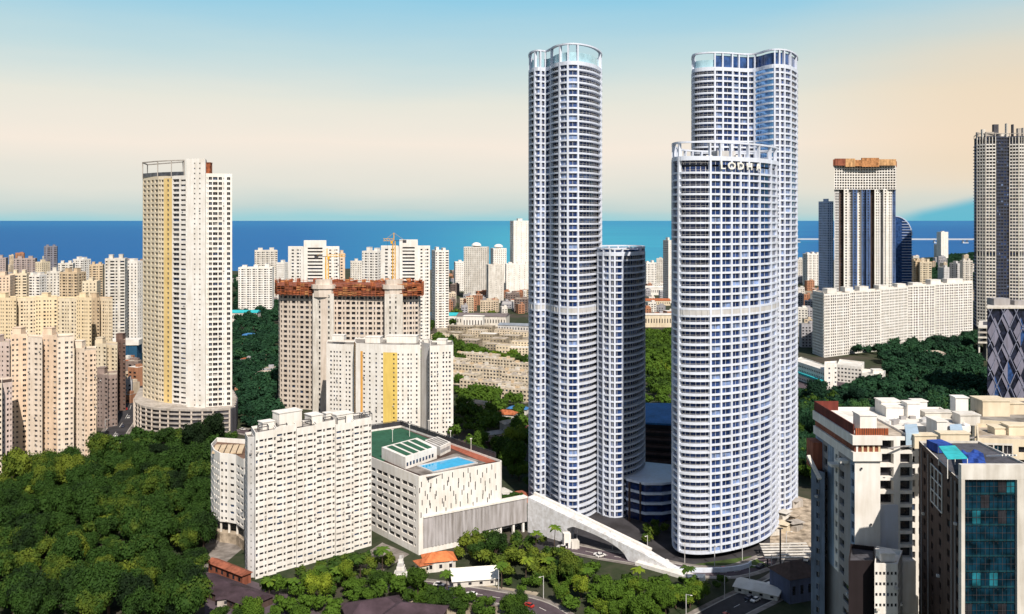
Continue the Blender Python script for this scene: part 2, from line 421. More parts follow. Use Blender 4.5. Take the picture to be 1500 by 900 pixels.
mb = MB(); mb.quad((-150000, -500, -1.5), (150000, -500, -1.5), (150000, 250000, -1.5), (-150000, 250000, -1.5)); struct('sea', mb, sea_mat())

ASPH = plaster('asphalt', (0.055, 0.052, 0.058), 0.25, streak=.1, scale=.1)
ASPHP = plaster('worn_mauve_asphalt', (0.11, 0.085, 0.10), 0.2, streak=.1)
SAND = plaster('sandy_building_ground', (0.52, 0.43, 0.33), 0.32, streak=.05, scale=.25)
SAND2 = plaster('pale_dusty_ground', (0.42, 0.36, 0.27), 0.3, streak=.05, scale=.06)
PAVE = plaster('pale_paving', (0.30, 0.27, 0.25), 0.3, streak=.05, scale=.15)
GRASS = plaster('lawn_green', (0.06, 0.10, 0.02), 0.3, streak=.05, scale=.1)
KERBM = plaster('kerb_stone', (0.45, 0.43, 0.40), .1)
def road(name, pxs, width, z=.02, mat=None, kerb=True, line=True):
    pts = [G(x, y).to_2d() for x, y in pxs]
    # smooth
    q = []
    for i in range(len(pts)-1):
        p0 = pts[max(i-1,0)]; p1 = pts[i]; p2 = pts[i+1]; p3 = pts[min(i+2,len(pts)-1)]
        for k in range(6):
            t = k/6; q.append(.5*((2*p1)+(-p0+p2)*t+(2*p0-5*p1+4*p2-p3)*t*t+(-p0+3*p1-3*p2+p3)*t**3))
    q.append(pts[-1])
    mb = MB()
    L = []; Rr = []
    for i, p in enumerate(q):
        d = (q[min(i+1,len(q)-1)]-q[max(i-1,0)]).normalized(); n = Vector((-d.y, d.x)); L.append((p+n*width/2, n)); Rr.append((p-n*width/2, n))
    for i in range(len(q)-1):
        a, b = L[i][0], L[i+1][0]; c, d = Rr[i+1][0], Rr[i][0]
        mb.quad((a.x,a.y,z),(d.x,d.y,z),(c.x,c.y,z),(b.x,b.y,z), 0)
        if kerb:
            for side, sg in ((L, 1), (Rr, -1)):
                a, na = side[i]; b, nb = side[i+1]; ao = a+na*.5*sg; bo = b+nb*.5*sg; po = a+na*2.6*sg; qo = b+nb*2.6*sg
                mb.quad((a.x,a.y,z),(b.x,b.y,z),(b.x,b.y,z+.14),(a.x,a.y,z+.14), 1)
                mb.quad((a.x,a.y,z+.14),(b.x,b.y,z+.14),(bo.x,bo.y,z+.14),(ao.x,ao.y,z+.14), 1)
                mb.quad((ao.x,ao.y,z+.136),(bo.x,bo.y,z+.136),(qo.x,qo.y,z+.136),(po.x,po.y,z+.136), 2)
        if line and i % 2 == 0:
            a, b = q[i], q[i+1]; n = L[i][1]*.12
            mb.quad((a.x+n.x,a.y+n.y,z+.005),(a.x-n.x,a.y-n.y,z+.005),(b.x-n.x,b.y-n.y,z+.005),(b.x+n.x,b.y+n.y,z+.005), 3)
    o = mb.build(name, [mat or ASPH, KERBM, PAVE, WHITE]); tag(o, kind='structure')
    ROADS.append(q); return o
ROADS = []
road('road', [(560, 852), (640, 862), (720, 874), (790, 890), (840, 925)], 9, mat=ASPHP)
road('road', [(1010, 925), (1075, 890), (1120, 868), (1160, 845), (1180, 800)], 12, z=.03)
road('road', [(820, 800), (880, 812), (940, 822), (1010, 836), (1075, 838), (1130, 820)], 8, z=.04, mat=ASPHP)
road('road', [(130, 690), (165, 640), (190, 600), (196, 560), (185, 500)], 14)
road('road', [(345, 630), (410, 640), (520, 642)], 10, z=.03, mat=ASPHP)
road('road', [(660, 660), (720, 640), (775, 625)], 11, z=.03, mat=ASPHP)
road('road', [(664, 560), (720, 572), (780, 590)], 9, mat=ASPHP)
def patch(name, pxs, mat, z=.012):
    mb = MB(); mb.ngon([tuple(G(x, y))[:2]+(z,) for x, y in pxs]); return struct(name, mb, mat)
patch('building_site_ground', [(1128, 800), (1190, 812), (1200, 735), (1160, 725), (1128, 748)], SAND, .016)
patch('plaza_paving', [(770, 800), (840, 815), (960, 830), (1130, 835), (1190, 812), (1128, 790), (930, 740), (780, 745)], ASPH, .012)  # asphalt here also stands in colour for the shadow between wing and towers
patch('forecourt', [(300, 850), (360, 800), (310, 790), (296, 800)], PAVE, .02)
patch('dusty_ground', [(640, 505), (640, 482), (700, 474), (800, 480), (800, 520), (740, 512)], SAND2)
patch('yard', [(1168, 590), (1168, 540), (1240, 545), (1235, 578)], ASPHP, .016)
patch('asphalt_square', [(300, 900), (300, 825), (420, 870), (480, 905)], ASPHP, .016)
patch('bare_earth', [(580, 900), (600, 852), (700, 855), (790, 868), (760, 900)], SAND2, .008)
patch('paved_lot', [(540, 850), (600, 812), (560, 795), (520, 820)], PAVE, .012)
patch('dusty_ground', [(1170, 450), (1170, 425), (1300, 420), (1430, 425), (1430, 440)], SAND2, .01)
patch('lawn', [(945, 560), (945, 500), (985, 500), (985, 560)], GRASS, .01)
patch('lawn', [(1010, 828), (1100, 815), (1130, 830), (1030, 838)], GRASS, .05)

#==== CURVED TOWERS
def catmull(pts, closed=True, step=1.3):
    out = []; n = len(pts)
    for i in range(n):
        p0, p1, p2, p3 = pts[(i-1) % n], pts[i], pts[(i+1) % n], pts[(i+2) % n]
        L = (p2-p1).length; k = max(1, round(L/step))
        for j in range(k):
            t = j/k
            out.append(.5*((2*p1)+(-p0+p2)*t+(2*p0-5*p1+4*p2-p3)*t*t+(-p0+3*p1-3*p2+p3)*t**3))
    return out
def px_of(p): return 750+p.x/p.y*F
class Curvy:
    def __init__(s, name, label, ctrl, z0, z1, fh, piers, bal, glassbay=(), crown=6.0, crownx=None, gw=(55, 25, 20), bandh=.84, screens=True, skip=(), mech=(), back_pier=5.0, group=None):
        root = s.root = empty(name, label, 'skyscraper', group)
        pts = [Vector(((px-750)/F*D, D)) for px, D in ctrl]
        a = sum(pts[i].cross(pts[(i+1) % len(pts)]) for i in range(len(pts)))
        if a < 0: pts.reverse()
        c = catmull(pts); n = len(c); s.c = c
        nr = []
        for i in range(n):
            d = (c[(i+1) % n]-c[i-1]).normalized(); nr.append(Vector((d.y, -d.x)))
        s.nr = nr; BASES.append([(p.x, p.y) for p in c])
        off = lambda i, d: c[i % n]+nr[i % n]*d
        vis = [nr[i].dot(-c[i].normalized()) > 0.0 for i in range(n)]
        nf = round((z1-z0)/fh); fh = (z1-z0)/nf; s.fh = fh
        # floor bands
        for f in range(nf+1):
            if nf-f in skip: continue
            z = z0+f*fh; mb = MB(); hb = bandh if f < nf else 1.8
            zz0, zz1 = z-hb*.45, z+hb*.55
            for i in range(n):
                a0, b0, a1, b1 = off(i,.3), off(i+1,.3), off(i,-2.4), off(i+1,-2.4)
                mb.quad((a0.x,a0.y,zz0),(b0.x,b0.y,zz0),(b0.x,b0.y,zz1),(a0.x,a0.y,zz1))
                mb.quad((a0.x,a0.y,zz1),(b0.x,b0.y,zz1),(b1.x,b1.y,zz1-.75),(a1.x,a1.y,zz1-.75)) if False else mb.quad((a0.x,a0.y,zz1),(b0.x,b0.y,zz1),(b1.x,b1.y,zz1),(a1.x,a1.y,zz1))
                mb.quad((b0.x,b0.y,zz0),(a0.x,a0.y,zz0),(a1.x,a1.y,zz0),(b1.x,b1.y,zz0))
            mb.build('floor_band', BLUEWHITE, root)
        # core that carries the bands
        mb = MB()
        for i in range(n):
            a0, b0 = off(i,-2.3), off(i+1,-2.3); mb.quad((a0.x,a0.y,z0),(b0.x,b0.y,z0),(b0.x,b0.y,z1),(a0.x,a0.y,z1))
        mb.ngon([(off(i,-2.3).x, off(i,-2.3).y, z1+.5) for i in range(n)]); mb.build('core', DGREY, root)
        # piers
        idx = []
        front = [i for i in range(n) if vis[i]]
        for px in piers:
            j = min(front, key=lambda i: abs(px_of(c[i])-px)); idx.append(j)
        idx = sorted(set(idx))
        # backs: piers at even steps
        k = 0; extra = []; last = None
        acc = 0
        for i in range(n):
            acc += (c[(i+1) % n]-c[i]).length
            if not vis[i] and acc > back_pier: extra.append(i); acc = 0
            if vis[i]: acc = 0
        idx = sorted(set(idx+extra)); s.idx = idx
        for j in idx:
            mb = MB(); p = off(j, -.3); ang = math.atan2(nr[j].y, nr[j].x)+math.pi/2
            mb.box((p.x, p.y, z0), .85, 1.5, z1-z0+.6, ang); mb.build('pier', BLUEWHITE, root)
        # glass between piers
        wins = []
        m = len(idx)
        for q in range(m):
            i0, i1 = idx[q], idx[(q+1) % m]
            if i1 <= i0: i1 += n
            mid = c[((i0+i1)//2) % n]; pm = px_of(mid); v = vis[((i0+i1)//2) % n]
            isb = v and any(a <= pm <= b for a, b in bal); isg = v and any(a <= pm <= b for a, b in glassbay)
            rec = -1.9 if isb else (-.05 if isg else -.4)
            for f in range(nf):
                za, zb_ = z0+f*fh+bandh*.5, z0+(f+1)*fh-bandh*.4
                if isg: za, zb_ = z0+f*fh+bandh*.2, z0+(f+1)*fh-bandh*.2
                mb = MB()
                if isg: g = 3
                elif f in mech: g = 4
                else: g = random.choices((0, 1, 2), gw)[0] if not isb else random.choices((0, 1, 2), (65, 27, 8))[0]
                r2 = rec if f not in mech else .2
                for i in range(i0, i1):
                    a0, b0 = off(i, r2), off(i+1, r2)
                    mb.quad((a0.x,a0.y,za),(b0.x,b0.y,za),(b0.x,b0.y,zb_),(a0.x,a0.y,zb_), g)
                    if isb and (i-i0) % 2 == 0:
                        h0 = off(i, r2+.12); mb.box((h0.x, h0.y, za), .25, .2, zb_-za, 0, 4)
                        r0 = off(i, .1); mb.box((r0.x, r0.y, za), .07, .07, .75, 0, 4)
                if isb:
                    for i in range(i0, i1):
                        mb.beam((*off(i, .1), za+.75), (*off(i+1, .1), za+.75), .08, 4)
                if not isb and not isg and f not in mech:
                    h0 = off((i0+i1)//2, r2+.1); mb.box((h0.x, h0.y, za), .16, .16, zb_-za, 0, 4)
                wins.append((v, -abs(f-nf*.55)*0+f*(.01), mb))
        allw = wins; vw = [x for x in allw if x[0]]; random.shuffle(vw)
        vw.sort(key=lambda x: -len(x[2].f)); head = vw[:NPARTS]; hid = set(id(x) for x in head)
        gm = [T0, T1, T2, T3, LGREY]
        for x in head: x[2].build('window', gm, root)
        rest = MB()
        for x in allw:
            if id(x) in hid: continue
            o = len(rest.v); rest.v += x[2].v; rest.f += [tuple(t+o for t in f) for f in x[2].f]; rest.m += x[2].m
        o = rest.build('window_field', gm, root); o['kind'] = 'stuff'
        # crown: a screen of tall fins with a ring beam above the roof
        zc = z1+.9
        mb = MB()
        for i in range(n):
            a0, b0, a1, b1 = off(i,.35), off(i+1,.35), off(i,-1.1), off(i+1,-1.1)
            for zz0, zz1 in ((zc+crown-.7, zc+crown),):
                mb.quad((a0.x,a0.y,zz0),(b0.x,b0.y,zz0),(b0.x,b0.y,zz1),(a0.x,a0.y,zz1)); mb.quad((b1.x,b1.y,zz0),(a1.x,a1.y,zz0),(a1.x,a1.y,zz1),(b1.x,b1.y,zz1))
                mb.quad((a0.x,a0.y,zz1),(b0.x,b0.y,zz1),(b1.x,b1.y,zz1),(a1.x,a1.y,zz1)); mb.quad((b0.x,b0.y,zz0),(a0.x,a0.y,zz0),(a1.x,a1.y,zz0),(b1.x,b1.y,zz0))
        mb.build('crown_ring', BLUEWHITE, root)
        for j in idx:
            p = off(j, -.4); ang = math.atan2(nr[j].y, nr[j].x)+math.pi/2; mb = MB()
            mb.box((p.x, p.y, z1), .7, 1.3, crown+.4, ang); mb.build('crown_fin', BLUEWHITE, root)
        for q in range(m):
            i0, i1 = idx[q], idx[(q+1) % m]
            if i1 <= i0: i1 += n
            pm = px_of(c[((i0+i1)//2) % n])
            pale = crownx is None or any(a <= pm <= b for a, b in crownx)
            if not screens: continue
            mb = MB(); hh = crown*.62 if pale else crown*.9
            for i in range(i0, i1):
                a0, b0 = off(i,-.9), off(i+1,-.9); mb.quad((a0.x,a0.y,z1),(b0.x,b0.y,z1),(b0.x,b0.y,z1+hh),(a0.x,a0.y,z1+hh))
            mb.build('crown_screen', CG if pale else BG, root)
        ce = sum(c, Vector((0,0)))/n
        mb = MB(); mb.box((ce.x, ce.y, z1), 9, 7, crown*.8, .3); mb.build('lift_housing', LGREY, root)
        for kx in (-7, 6):
            mb = MB(); mb.box((ce.x+kx, ce.y-2, z1), 3, 3, crown*.5, .3); mb.build('water_tank', WHITE, root)
        s.z1 = z1; s.off = off; s.n = n

c1 = [(775,446),(778,436),(788,431),(799,433),(806,428),(815,420),(832,415),(850,416),(868,423),(878,433),(881,444),(874,458),(845,466),(800,466),(780,458)]
t1 = Curvy('skyscraper', 'tallest slender white and blue skyscraper with curved balconies, left of the pair', c1, 0, 213.5, 3.0,
      [776,783,791,799,807,820,832,848,880], [(775,783),(807,820),(849,879)], crown=8.5, mech=(32,), gw=(56,28,16))
c1b = [(866,436),(873,428),(884,421),(897,418),(912,419),(930,425),(941,434),(944,446),(938,458),(915,464),(885,462),(868,452)]
t1b = Curvy('skyscraper', 'shorter curved tower with shadow-toned blue glass joined to the right side of the slender skyscraper', c1b, 0, 124, 3.0,
      [876,884,892,900,910,944], [(911,944)], crown=2.2, crownx=(), gw=(80,18,2), bandh=.74)  # heavy navy glass and thin bands put the cast shadow into its colour
c2 = [(985,380),(988,372),(998,367),(1020,365),(1045,366),(1075,370),(1105,377),(1126,386),(1137,396),(1139,405),(1118,414),(1060,418),(1005,410),(988,394)]
t2 = Curvy('skyscraper', 'broad white curved residential tower with lettering under its roof, front right', c2, 3, 165.5, 2.95,
      [986,996,1042,1056,1070,1084,1098,1112,1129,1137], [(997,1041)], crown=6.2, screens=False, skip=(1,), mech=(33,), gw=(55,35,10))
c2b = [(1014,446),(1019,438),(1040,434),(1066,435),(1088,438),(1102,438),(1112,435),(1121,430),(1135,426),(1152,428),(1163,436),(1168,447),(1162,460),(1120,468),(1030,466),(1016,458)]
t2b = Curvy('skyscraper', 'taller white tower rising behind the broad curved tower, with a blue glass bay', c2b, 0, 214, 2.95,
      [1015,1047,1060,1072,1083,1094,1106,1136,1143,1150,1158,1167], [(1016,1046)], glassbay=[(1107,1135)], crown=7.5, crownx=[(1010,1047),(1125,1136)], mech=(), gw=(62,28,10))
# lettering high on the front tower
def letters(tw, text, px0, px1, z, size, mat):
    n = len(text)
    for k, ch in enumerate(text):
        px = px0+(px1-px0)*(k+.5)/n
        front = [i for i in range(tw.n) if tw.nr[i].dot(-tw.c[i].normalized()) > 0]
        j = next(i for i in front if min(px_of(tw.c[i]), px_of(tw.c[(i+1) % tw.n])) <= px <= max(px_of(tw.c[i]), px_of(tw.c[(i+1) % tw.n])))
        pa_, pb_ = px_of(tw.c[j]), px_of(tw.c[(j+1) % tw.n]); p = tw.off(j, 1.1).lerp(tw.off(j+1, 1.1), (px-pa_)/(pb_-pa_))
        cu = bpy.data.curves.new('letter', 'FONT'); cu.body = ch; cu.size = size; cu.extrude = .25; cu.align_x = 'CENTER'; cu.offset = .06
        tmp = bpy.data.objects.new('tmp', cu); me = bpy.data.meshes.new_from_object(tmp); bpy.data.objects.remove(tmp)
        me.materials.clear(); me.materials.append(mat)
        o = bpy.data.objects.new('letter', me); COL.objects.link(o); o.parent = tw.root
        o.location = (p.x, p.y, z); o.rotation_euler = (R(90), 0, math.atan2(tw.nr[j].y, tw.nr[j].x)+math.pi/2)
        o.scale = (1.25, 1, 1)
letters(t2, 'LODHA', 1050, 1114, t2.z1-4.3, 4.1, plaster('sign_white', (.85, .85, .8), .02))
#==== END TOWERS
#==== LEFT TOWER
W3 = (3.4, 1.9, 1.5, .9, 0, .35)
def L2(*p): return [Vector((q[0], q[1], 0)) for q in p]
A = Bld('apartment_tower', 'tall white and yellow apartment tower on a curved parking podium, left of centre', 'apartment tower',
        mats=[WHITE, plaster('warm_yellow_paint', (.82,.62,.28), .08), plaster('warm_cream_paint', (.80,.71,.55), .08)], mull=True)
a0 = P(209, 612); a1 = P(232, 596); a2 = P(252, 590); a3 = P(272, 583); a4 = P(300, 578); a5 = P(340, 584); a6 = P(338, 616); a7 = P(215, 640)
zA = ZT(255, 585)
A.mass([a0, a3, P(272, 600), a6, a7], 18, zA, 3.25, {
  'd': None}, reg=False) if False else None
wl = (2.6, 1.5, 1.9, .7, 2, .7); wm = (2.4, 1.7, 1.9, .7, 2, .8); yl = (2.2, 0, 0, 0, 1, .3); yw = (3.0, 1.7, 1.7, .8, 1, .5); sh = (3.1, 2.5, 1.9, .7, 0, .8)
A.mass([a0, a1, a2, P(274, 584), P(276, 600), a7], 18, zA-1, 3.25, {
  0: (wl, wl, wl, wm), 1: (wm, (2.6,2.1,1.7,.8,2,.6), yl, yw, yl), 2: (sh, (2.8,2.2,1.2,1.0,0,.5)), 'd': [sh]}, reg=False)
A.mass([P(273, 579), P(301, 575.5), P(303, 600), P(276, 603)], 18, ZT(233, 580), 3.25, {
  0: ((4.2,0,0,0,0,.3), (2.1,.9,1.0,1.2,0,.4), (1.2,0,0,0,0,.3), (2.1,.9,1.0,1.2,0,.4), (2.6,0,0,0,0,.3)), 'd': [(8,0,0,0,0,.3)]}, reg=False)
A.mass([P(301.5, 578), P(340, 583), P(338, 614), P(303, 612)], 18, zA, 3.25, {
  0: ((1.5,.5,1.3,1,0,.4), (2.6,2.0,1.9,.7,0,.7), (3.4,2.8,1.9,.7,0,.7), (2.9,2.1,1.9,.7,0,.7), (1.4,.4,1.3,1,0,.4), (1.0,0,0,0,0,.3), (2.6,2.0,1.9,.7,0,.7), (.9,0,0,0,0,.3)), 'd': [sh]}, reg=False)
# roof frame over the left wing
m = MB()
z = zA; zt = ZT(237, 600)
fp = [P(209, 611), P(231, 597), P(251, 590), P(270, 586), P(268, 604), P(216, 634)]
for i in range(len(fp)):
    p = fp[i]; m.beam((p.x, p.y, z-2), (p.x, p.y, zt), .5)
    q = fp[(i+1) % len(fp)]; m.beam((p.x, p.y, zt), (q.x, q.y, zt), .7)
m.build('roof_frame', CONC, A.root)
m = MB()
for i in range(3):
    p, q = fp[i], fp[i+1]; m.quad((p.x,p.y,z-1),(q.x,q.y,z-1),(q.x,q.y,z+1.6),(p.x,p.y,z+1.6))
m.build('glass_railing', G3, A.root)
A.rbox(tuple(P(304, 590, zA-1)), 5, 5, 8.5, .1, RUST)
# parking podium: six open decks round a curve
pod = [P(196, 607), P(198, 594), P(206, 584), P(222, 577), P(246, 573), P(280, 571), P(312, 572), P(336, 575), P(343, 582), P(346, 610), P(340, 640), P(205, 645)]
for p in [pod]: BASES.append([(q.x, q.y) for q in p])
for k in range(6):
    zz = .3+k*3.0; m = MB(); m.prism(pod, zz+2.1 if k < 5 else zz+1.7, zz+3.0 if k < 5 else zz+3.0, 0, None, True)
    m.build('podium_deck', CONC, A.root)
m = MB(); inn = [q*0.995+Vector((0, 4, 0)) for q in pod]; m.prism(inn, 0, 17.5, 0); m.build('podium_core', DGREY, A.root)
for i in range(10):
    a, b = pod[i], pod[i+1]; L = (b-a).length; nn = max(1, round(L/7))
    for k in range(nn):
        p = a.lerp(b, k/nn); m = MB(); m.box((p.x, p.y+.6, 0), .9, .9, 18, 0); m.build('podium_column', BCONC, A.root)
A.finish(ROOFG)

#==== WHITE SLAB IN FRONT
Hb = Bld('apartment_block', 'long white apartment slab with thin slit windows, in front of the pool building', 'apartment block', mats=[WHITE, LGREY, WHITE2], mull=False)
h0 = P(374, 346); h1 = P(545, 381)
d = (h1-h0).normalized(); nb = Vector((-.40, .916, 0))
L = (h1-h0).length; nb_ = nb*12
slit = (3.3, 2.4, .85, 1.2, 0, .3); gap = (1.35, 1.0, 1.35, .7, 0, .9); zH = 56.5
lay = [0, 1, 0, 1, 0, 1]
segs = 6
for k in range(segs):
    s0, s1 = L*k/segs, L*(k+1)/segs; o = nb*(0.0 if k % 2 else .9)
    pa, pb = h0+d*s0-o+nb*.9, h0+d*(s1-.02)-o+nb*.9
    zt = zH+(.6, 1.2, -.4, .2, -1.6, -1.2)[k]
    Hb.mass([pa, pb, pb+nb_, pa+nb_], 0, zt, 2.55, {0: (slit, gap, slit, gap) if k != 0 else ((1.6,1.0,1.3,.7,0,.5), (2.9,2.0,.8,1.2,0,.25), gap, slit, gap), 'd': [(4,0,0,0,1,.3)]}, top=2.4, reg=False)  # grey on the end walls stands in for their shade
BASES.append([tuple(h0.xy), tuple(h1.xy), tuple((h1+nb_).xy), tuple((h0+nb_).xy)])
# narrow stair wing on its left end, its shade put in as grey
e0 = h0-d*.05+nb*2
Hb.mass([e0-d*2.6+nb*2, e0, e0+nb*10, e0-d*2.6+nb*10], 0, 55, 2.55, {0: ((1.4,0,0,0,1,.3), (1.6,.5,.7,1.2,1,.2), (1.4,0,0,0,1,.3)), 'd': [(3,.8,.8,1.2,1,.2)]}, top=2)
ang = math.atan2(d.y, d.x)
def roofpt(base, dirv, nbv, s, t, z): q = base+dirv*s+nbv*t; return (q.x, q.y, z)
Hb.rbox(roofpt(h0, d, nb, 15, 8, zH-1), 10, 6, 6.5, ang); Hb.rbox(roofpt(h0, d, nb, 27, 8, zH-1), 5, 6, 3.4, ang); Hb.rbox(roofpt(h0, d, nb, 40, 7, zH-3), 8, 6, 4.2, ang)
Hb.rbox(roofpt(h0, d, nb, 6, 9, zH-1), 5, 4, 3.4, ang, WHITE, 'water_tank'); Hb.rbox(roofpt(h0, d, nb, 34, 10, zH-1), 3, 3, 2.6, ang, WHITE, 'water_tank')
for s_ in (2, 10, 21, 31, 37, 45, 50):
    m = MB()
    for a_, b_ in (((0,0),(4,0)),((4,0),(4,4)),((4,4),(0,4)),((0,4),(0,0))):
        p = Vector(roofpt(h0, d, nb, s_+a_[0], 3+a_[1], zH+1.8-s_*.04)); q = Vector(roofpt(h0, d, nb, s_+b_[0], 3+b_[1], zH+1.8-s_*.04)); m.beam(p, q, .25)
        m.beam((p.x, p.y, zH-3), p, .25)
    m.build('roof_frame', STEEL, Hb.root)
Hb.finish(ROOFG)
# low wing with curved corner on its left
Hc = Bld('apartment_block', 'low white block with an open red brown roof, left of the slit windowed slab', 'apartment block', mats=[WHITE, WHITE2])
cw = [P(309, 402), P(313, 392), P(322, 386), P(334, 385), P(346, 383), P(357, 376), P(368, 380), P(366, 410), P(318, 414)]
wc = [(3.2, 1.5, 1.1, 1.0, 0, .35)]
zc = ZT(664, 386)
Hc.mass(cw, 9, zc, 3.0, {0: [(2.6,1.4,1.2,1,0,.4)], 1: [(2.2,1.1,1.2,1,0,.4)], 2: [(2.0,1.0,1.2,1,0,.4)], 3: wc, 4: [(4.2,3.0,1.3,.9,0,.9)], 5: [(2.8,1.3,1.2,1,0,.35)], 'd': wc}, parapet=2.0, top=3)
m = MB(); m.prism([p*1.0 for p in cw], 0, 4.2, 0, 0, True); m.build('podium', SAND, Hc.root)
for p in cw[:7]:
    m = MB(); m.box((p.x*.998, p.y+1.2, 4.2), .8, .8, 4.9); m.build('column', WHITE2, Hc.root)
m = MB()
for i in range(5):
    a = P(317+i*9, 398, zc-1.6); m.box(tuple(a), 2.2, 14, .6, .2)
m.build('roof_slats', TAN, Hc.root)
Hc.finish(plaster('brown_roof_deck', (.22,.13,.09), .3))

#==== POOL BUILDING
I = Bld('podium_building', 'white podium building with a rooftop pool and courts', 'building', mats=[WHITE, WHITE2], mull=False, gm=(G0, G1), gw=(95,5))
iF, iR, iB, iL = Vector((-39, 371, 0)), Vector((-3.5, 394, 0)), Vector((-58, 463, 0)), Vector((-94, 438, 0)); zi = 33
def rnd_corner(a, b, c, r=3, n=5):
    out = []; p = b+(a-b).normalized()*r; q = b+(c-b).normalized()*r
    for i in range(n+1): t = i/n; out.append(p*(1-t)**2+b*2*t*(1-t)+q*t*t)
    return out
poly = [iF]+rnd_corner(iF, iR, iB)+[iB, iL]
car = (3.6, 3.2, 1.5, .6, 0, 1.2)
np_ = len(poly)
pat = {np_-1: tuple([(1.6, 0, 0, 0, 0, .3)]+([(4.2, 3.9, 1.45, .8, 0, 1.3)]*2+[(1.0,0,0,0,0,.3)])*7)}
leftpat = tuple(([(1.0,0,0,0,0,.3)]+[(4.6, 4.3, 1.7, .75, 0, .55)]*2)*8+[(2.0, 1.2, 1.2, .8, 0, .5), (1.9,0,0,0,0,.3)])
I.mass(poly, 0, zi, 3.3, {np_-1: leftpat, 0: None, 'd': None}, base=2, top=3.2, parapet=.9)
# scattered slot windows on the front face
u = (iR-iF).normalized(); nf = Vector((u.y, -u.x, 0)); LL = (iR-iF).length-3
slotw = []
for i in range(64):
    x = 1.2+(i % 16)*2.45+random.uniform(-1,1); zz = 15.6+(i//16)*3.9+((i*7) % 5)*.75+random.uniform(-.5,.5)
    if x > LL-1: continue
    p = iF+u*x+nf*.03; m = MB(); m.box((p.x, p.y, zz), .34, .12, 2.2, math.atan2(u.y, u.x)); m.build('window', G0, I.root)
# roof works
zr = zi-.86
m = MB(); pts4 = [(612,683),(671,670),(699,678.5),(634,692)]; q = [G(x, y, zr+.25) for x, y in pts4]
m.ngon([tuple(p) for p in q]); pool = m.build('pool', POOL, I.root)
ctr = sum(q, Vector())/4
m = MB()
for i in range(4):
    a, b = q[i], q[(i+1) % 4]; m.beam(a+Vector((0,0,-.0)), b+Vector((0,0,-.0)), .8, 0, .6)
m.build('pool_edge', LGREY, pool)
def roofpatch(name, pts, mat, z): m = MB(); m.ngon([tuple(G(x, y, z)) for x, y in pts]); return m.build(name, mat, I.root)
roofpatch('deck', [(596,688),(668,664),(712,678),(627,700)], PAVE, zr+.1)
roofpatch('tennis_court', [(540,665),(545,632),(588,627),(640,648),(606,660),(560,676)], GCOURT, zr+.05)
roofpatch('running_track', [(640,648),(652,645),(727,676),(712,679)], RCOURT, zr+.06)
for (a, b, c_, d_, h, roofm, nm) in (((559,672),(611,657.5),(640,672),(594,688),5.2,GCOURT,'clubhouse'),((622,658),(641,652.5),(660,661),(645,668.5),4.2,ROOFG,'plant_room')):
    qq = [G(x, y, zr) for x, y in (a, b, c_, d_)]; m = MB(); m.prism(ccw(qq), zr, zr+h, 0, 0)
    o = m.build(nm, WHITE, I.root)
    m = MB()
    for t in (.08, .3, .52, .74):
        p0, p1 = qq[3].lerp(qq[2], t), qq[3].lerp(qq[2], t+.16); r0, r1 = qq[0].lerp(qq[1], t), qq[0].lerp(qq[1], t+.16)
        m.quad(*[(v.x, v.y, zr+h+.06) for v in (p0.lerp(r0,.07), p1.lerp(r1,.07), p1.lerp(r1,.93), p0.lerp(r0,.93))])
    m.build('roof_panel', roofm, o)
    m = MB()
    for t in [i/10+.03 for i in range(9)]:
        p0, p1 = qq[3].lerp(qq[2], t), qq[3].lerp(qq[2], t+.055); off = (qq[3]-qq[0]).normalized()*.04
        m.quad((p0.x+off.x,p0.y+off.y,zr+1.2),(p1.x+off.x,p1.y+off.y,zr+1.2),(p1.x+off.x,p1.y+off.y,zr+2.8),(p0.x+off.x,p0.y+off.y,zr+2.8))
    m.build('window_row', G1, o)
# tall fence along the back of the court
m = MB(); bp = [iL, iB, iB.lerp(iR, .93)]
for i in range(2):
    a, b = bp[i], bp[i+1]; n_ = max(2, round((b-a).length/5))
    for k in range(n_+1):
        p = a.lerp(b, k/n_); m.beam((p.x, p.y, zi-1), (p.x, p.y, zi+2.6), .22)
    m.beam((a.x,a.y,zi+2.6),(b.x,b.y,zi+2.6), .22); m.quad((a.x,a.y,zi),(b.x,b.y,zi),(b.x,b.y,zi+2.3),(a.x,a.y,zi+2.3))
m.build('court_fence', STEEL, I.root)
for x, y in ((575,648),(600,640),(628,634),(660,650),(690,662)):
    p = G(x, y, zr); m = MB(); m.beam(p, p+Vector((0,0,6)), .2); m.box((p.x, p.y, zr+6), 1.0, .5, .3); m.build('floodlight', WHITE, I.root)
I.finish(BROWN)
# planted hedge ledge + striped facade wall + sloping arched wing
g0, g1 = P(620, 372), P(772, 399)
def thickwall(name, pts2, thick, mat, parent=None):   # pts2: outline in (s, z) along g0->g1
    pass
root = empty('facade_wall', 'long grey ribbed wall beside the pool building, on white posts', 'wall')
u = (g1-g0).normalized(); nn = Vector((u.y, -u.x, 0)); Lg = (g1-g0).length
m = MB(); back = -nn*3
N = 64
for i in range(N):
    a, b = g0+u*(Lg*i/N), g0+u*(Lg*(i+1)/N)
    dd = nn*(.16 if (i % 2 and i > 4 and i < 40) else .0)
    zb0 = 2.4 if i < N*.56 else 4.6
    m.quad((a+dd)[:2]+(zb0,), (b+dd)[:2]+(zb0,), (b+dd)[:2]+(15.4,), (a+dd)[:2]+(15.4,)) if False else m.quad(((a+dd).x,(a+dd).y,zb0),((b+dd).x,(b+dd).y,zb0),((b+dd).x,(b+dd).y,15.2),((a+dd).x,(a+dd).y,15.2))
    m.quad(((a).x,(a).y,zb0),(a.x+back.x,a.y+back.y,zb0),(b.x+back.x,b.y+back.y,zb0),(b.x,b.y,zb0))
m.build('ribbed_panel', plaster('ribbed_grey_concrete', (.46,.44,.45), .2, streak=.9), root)
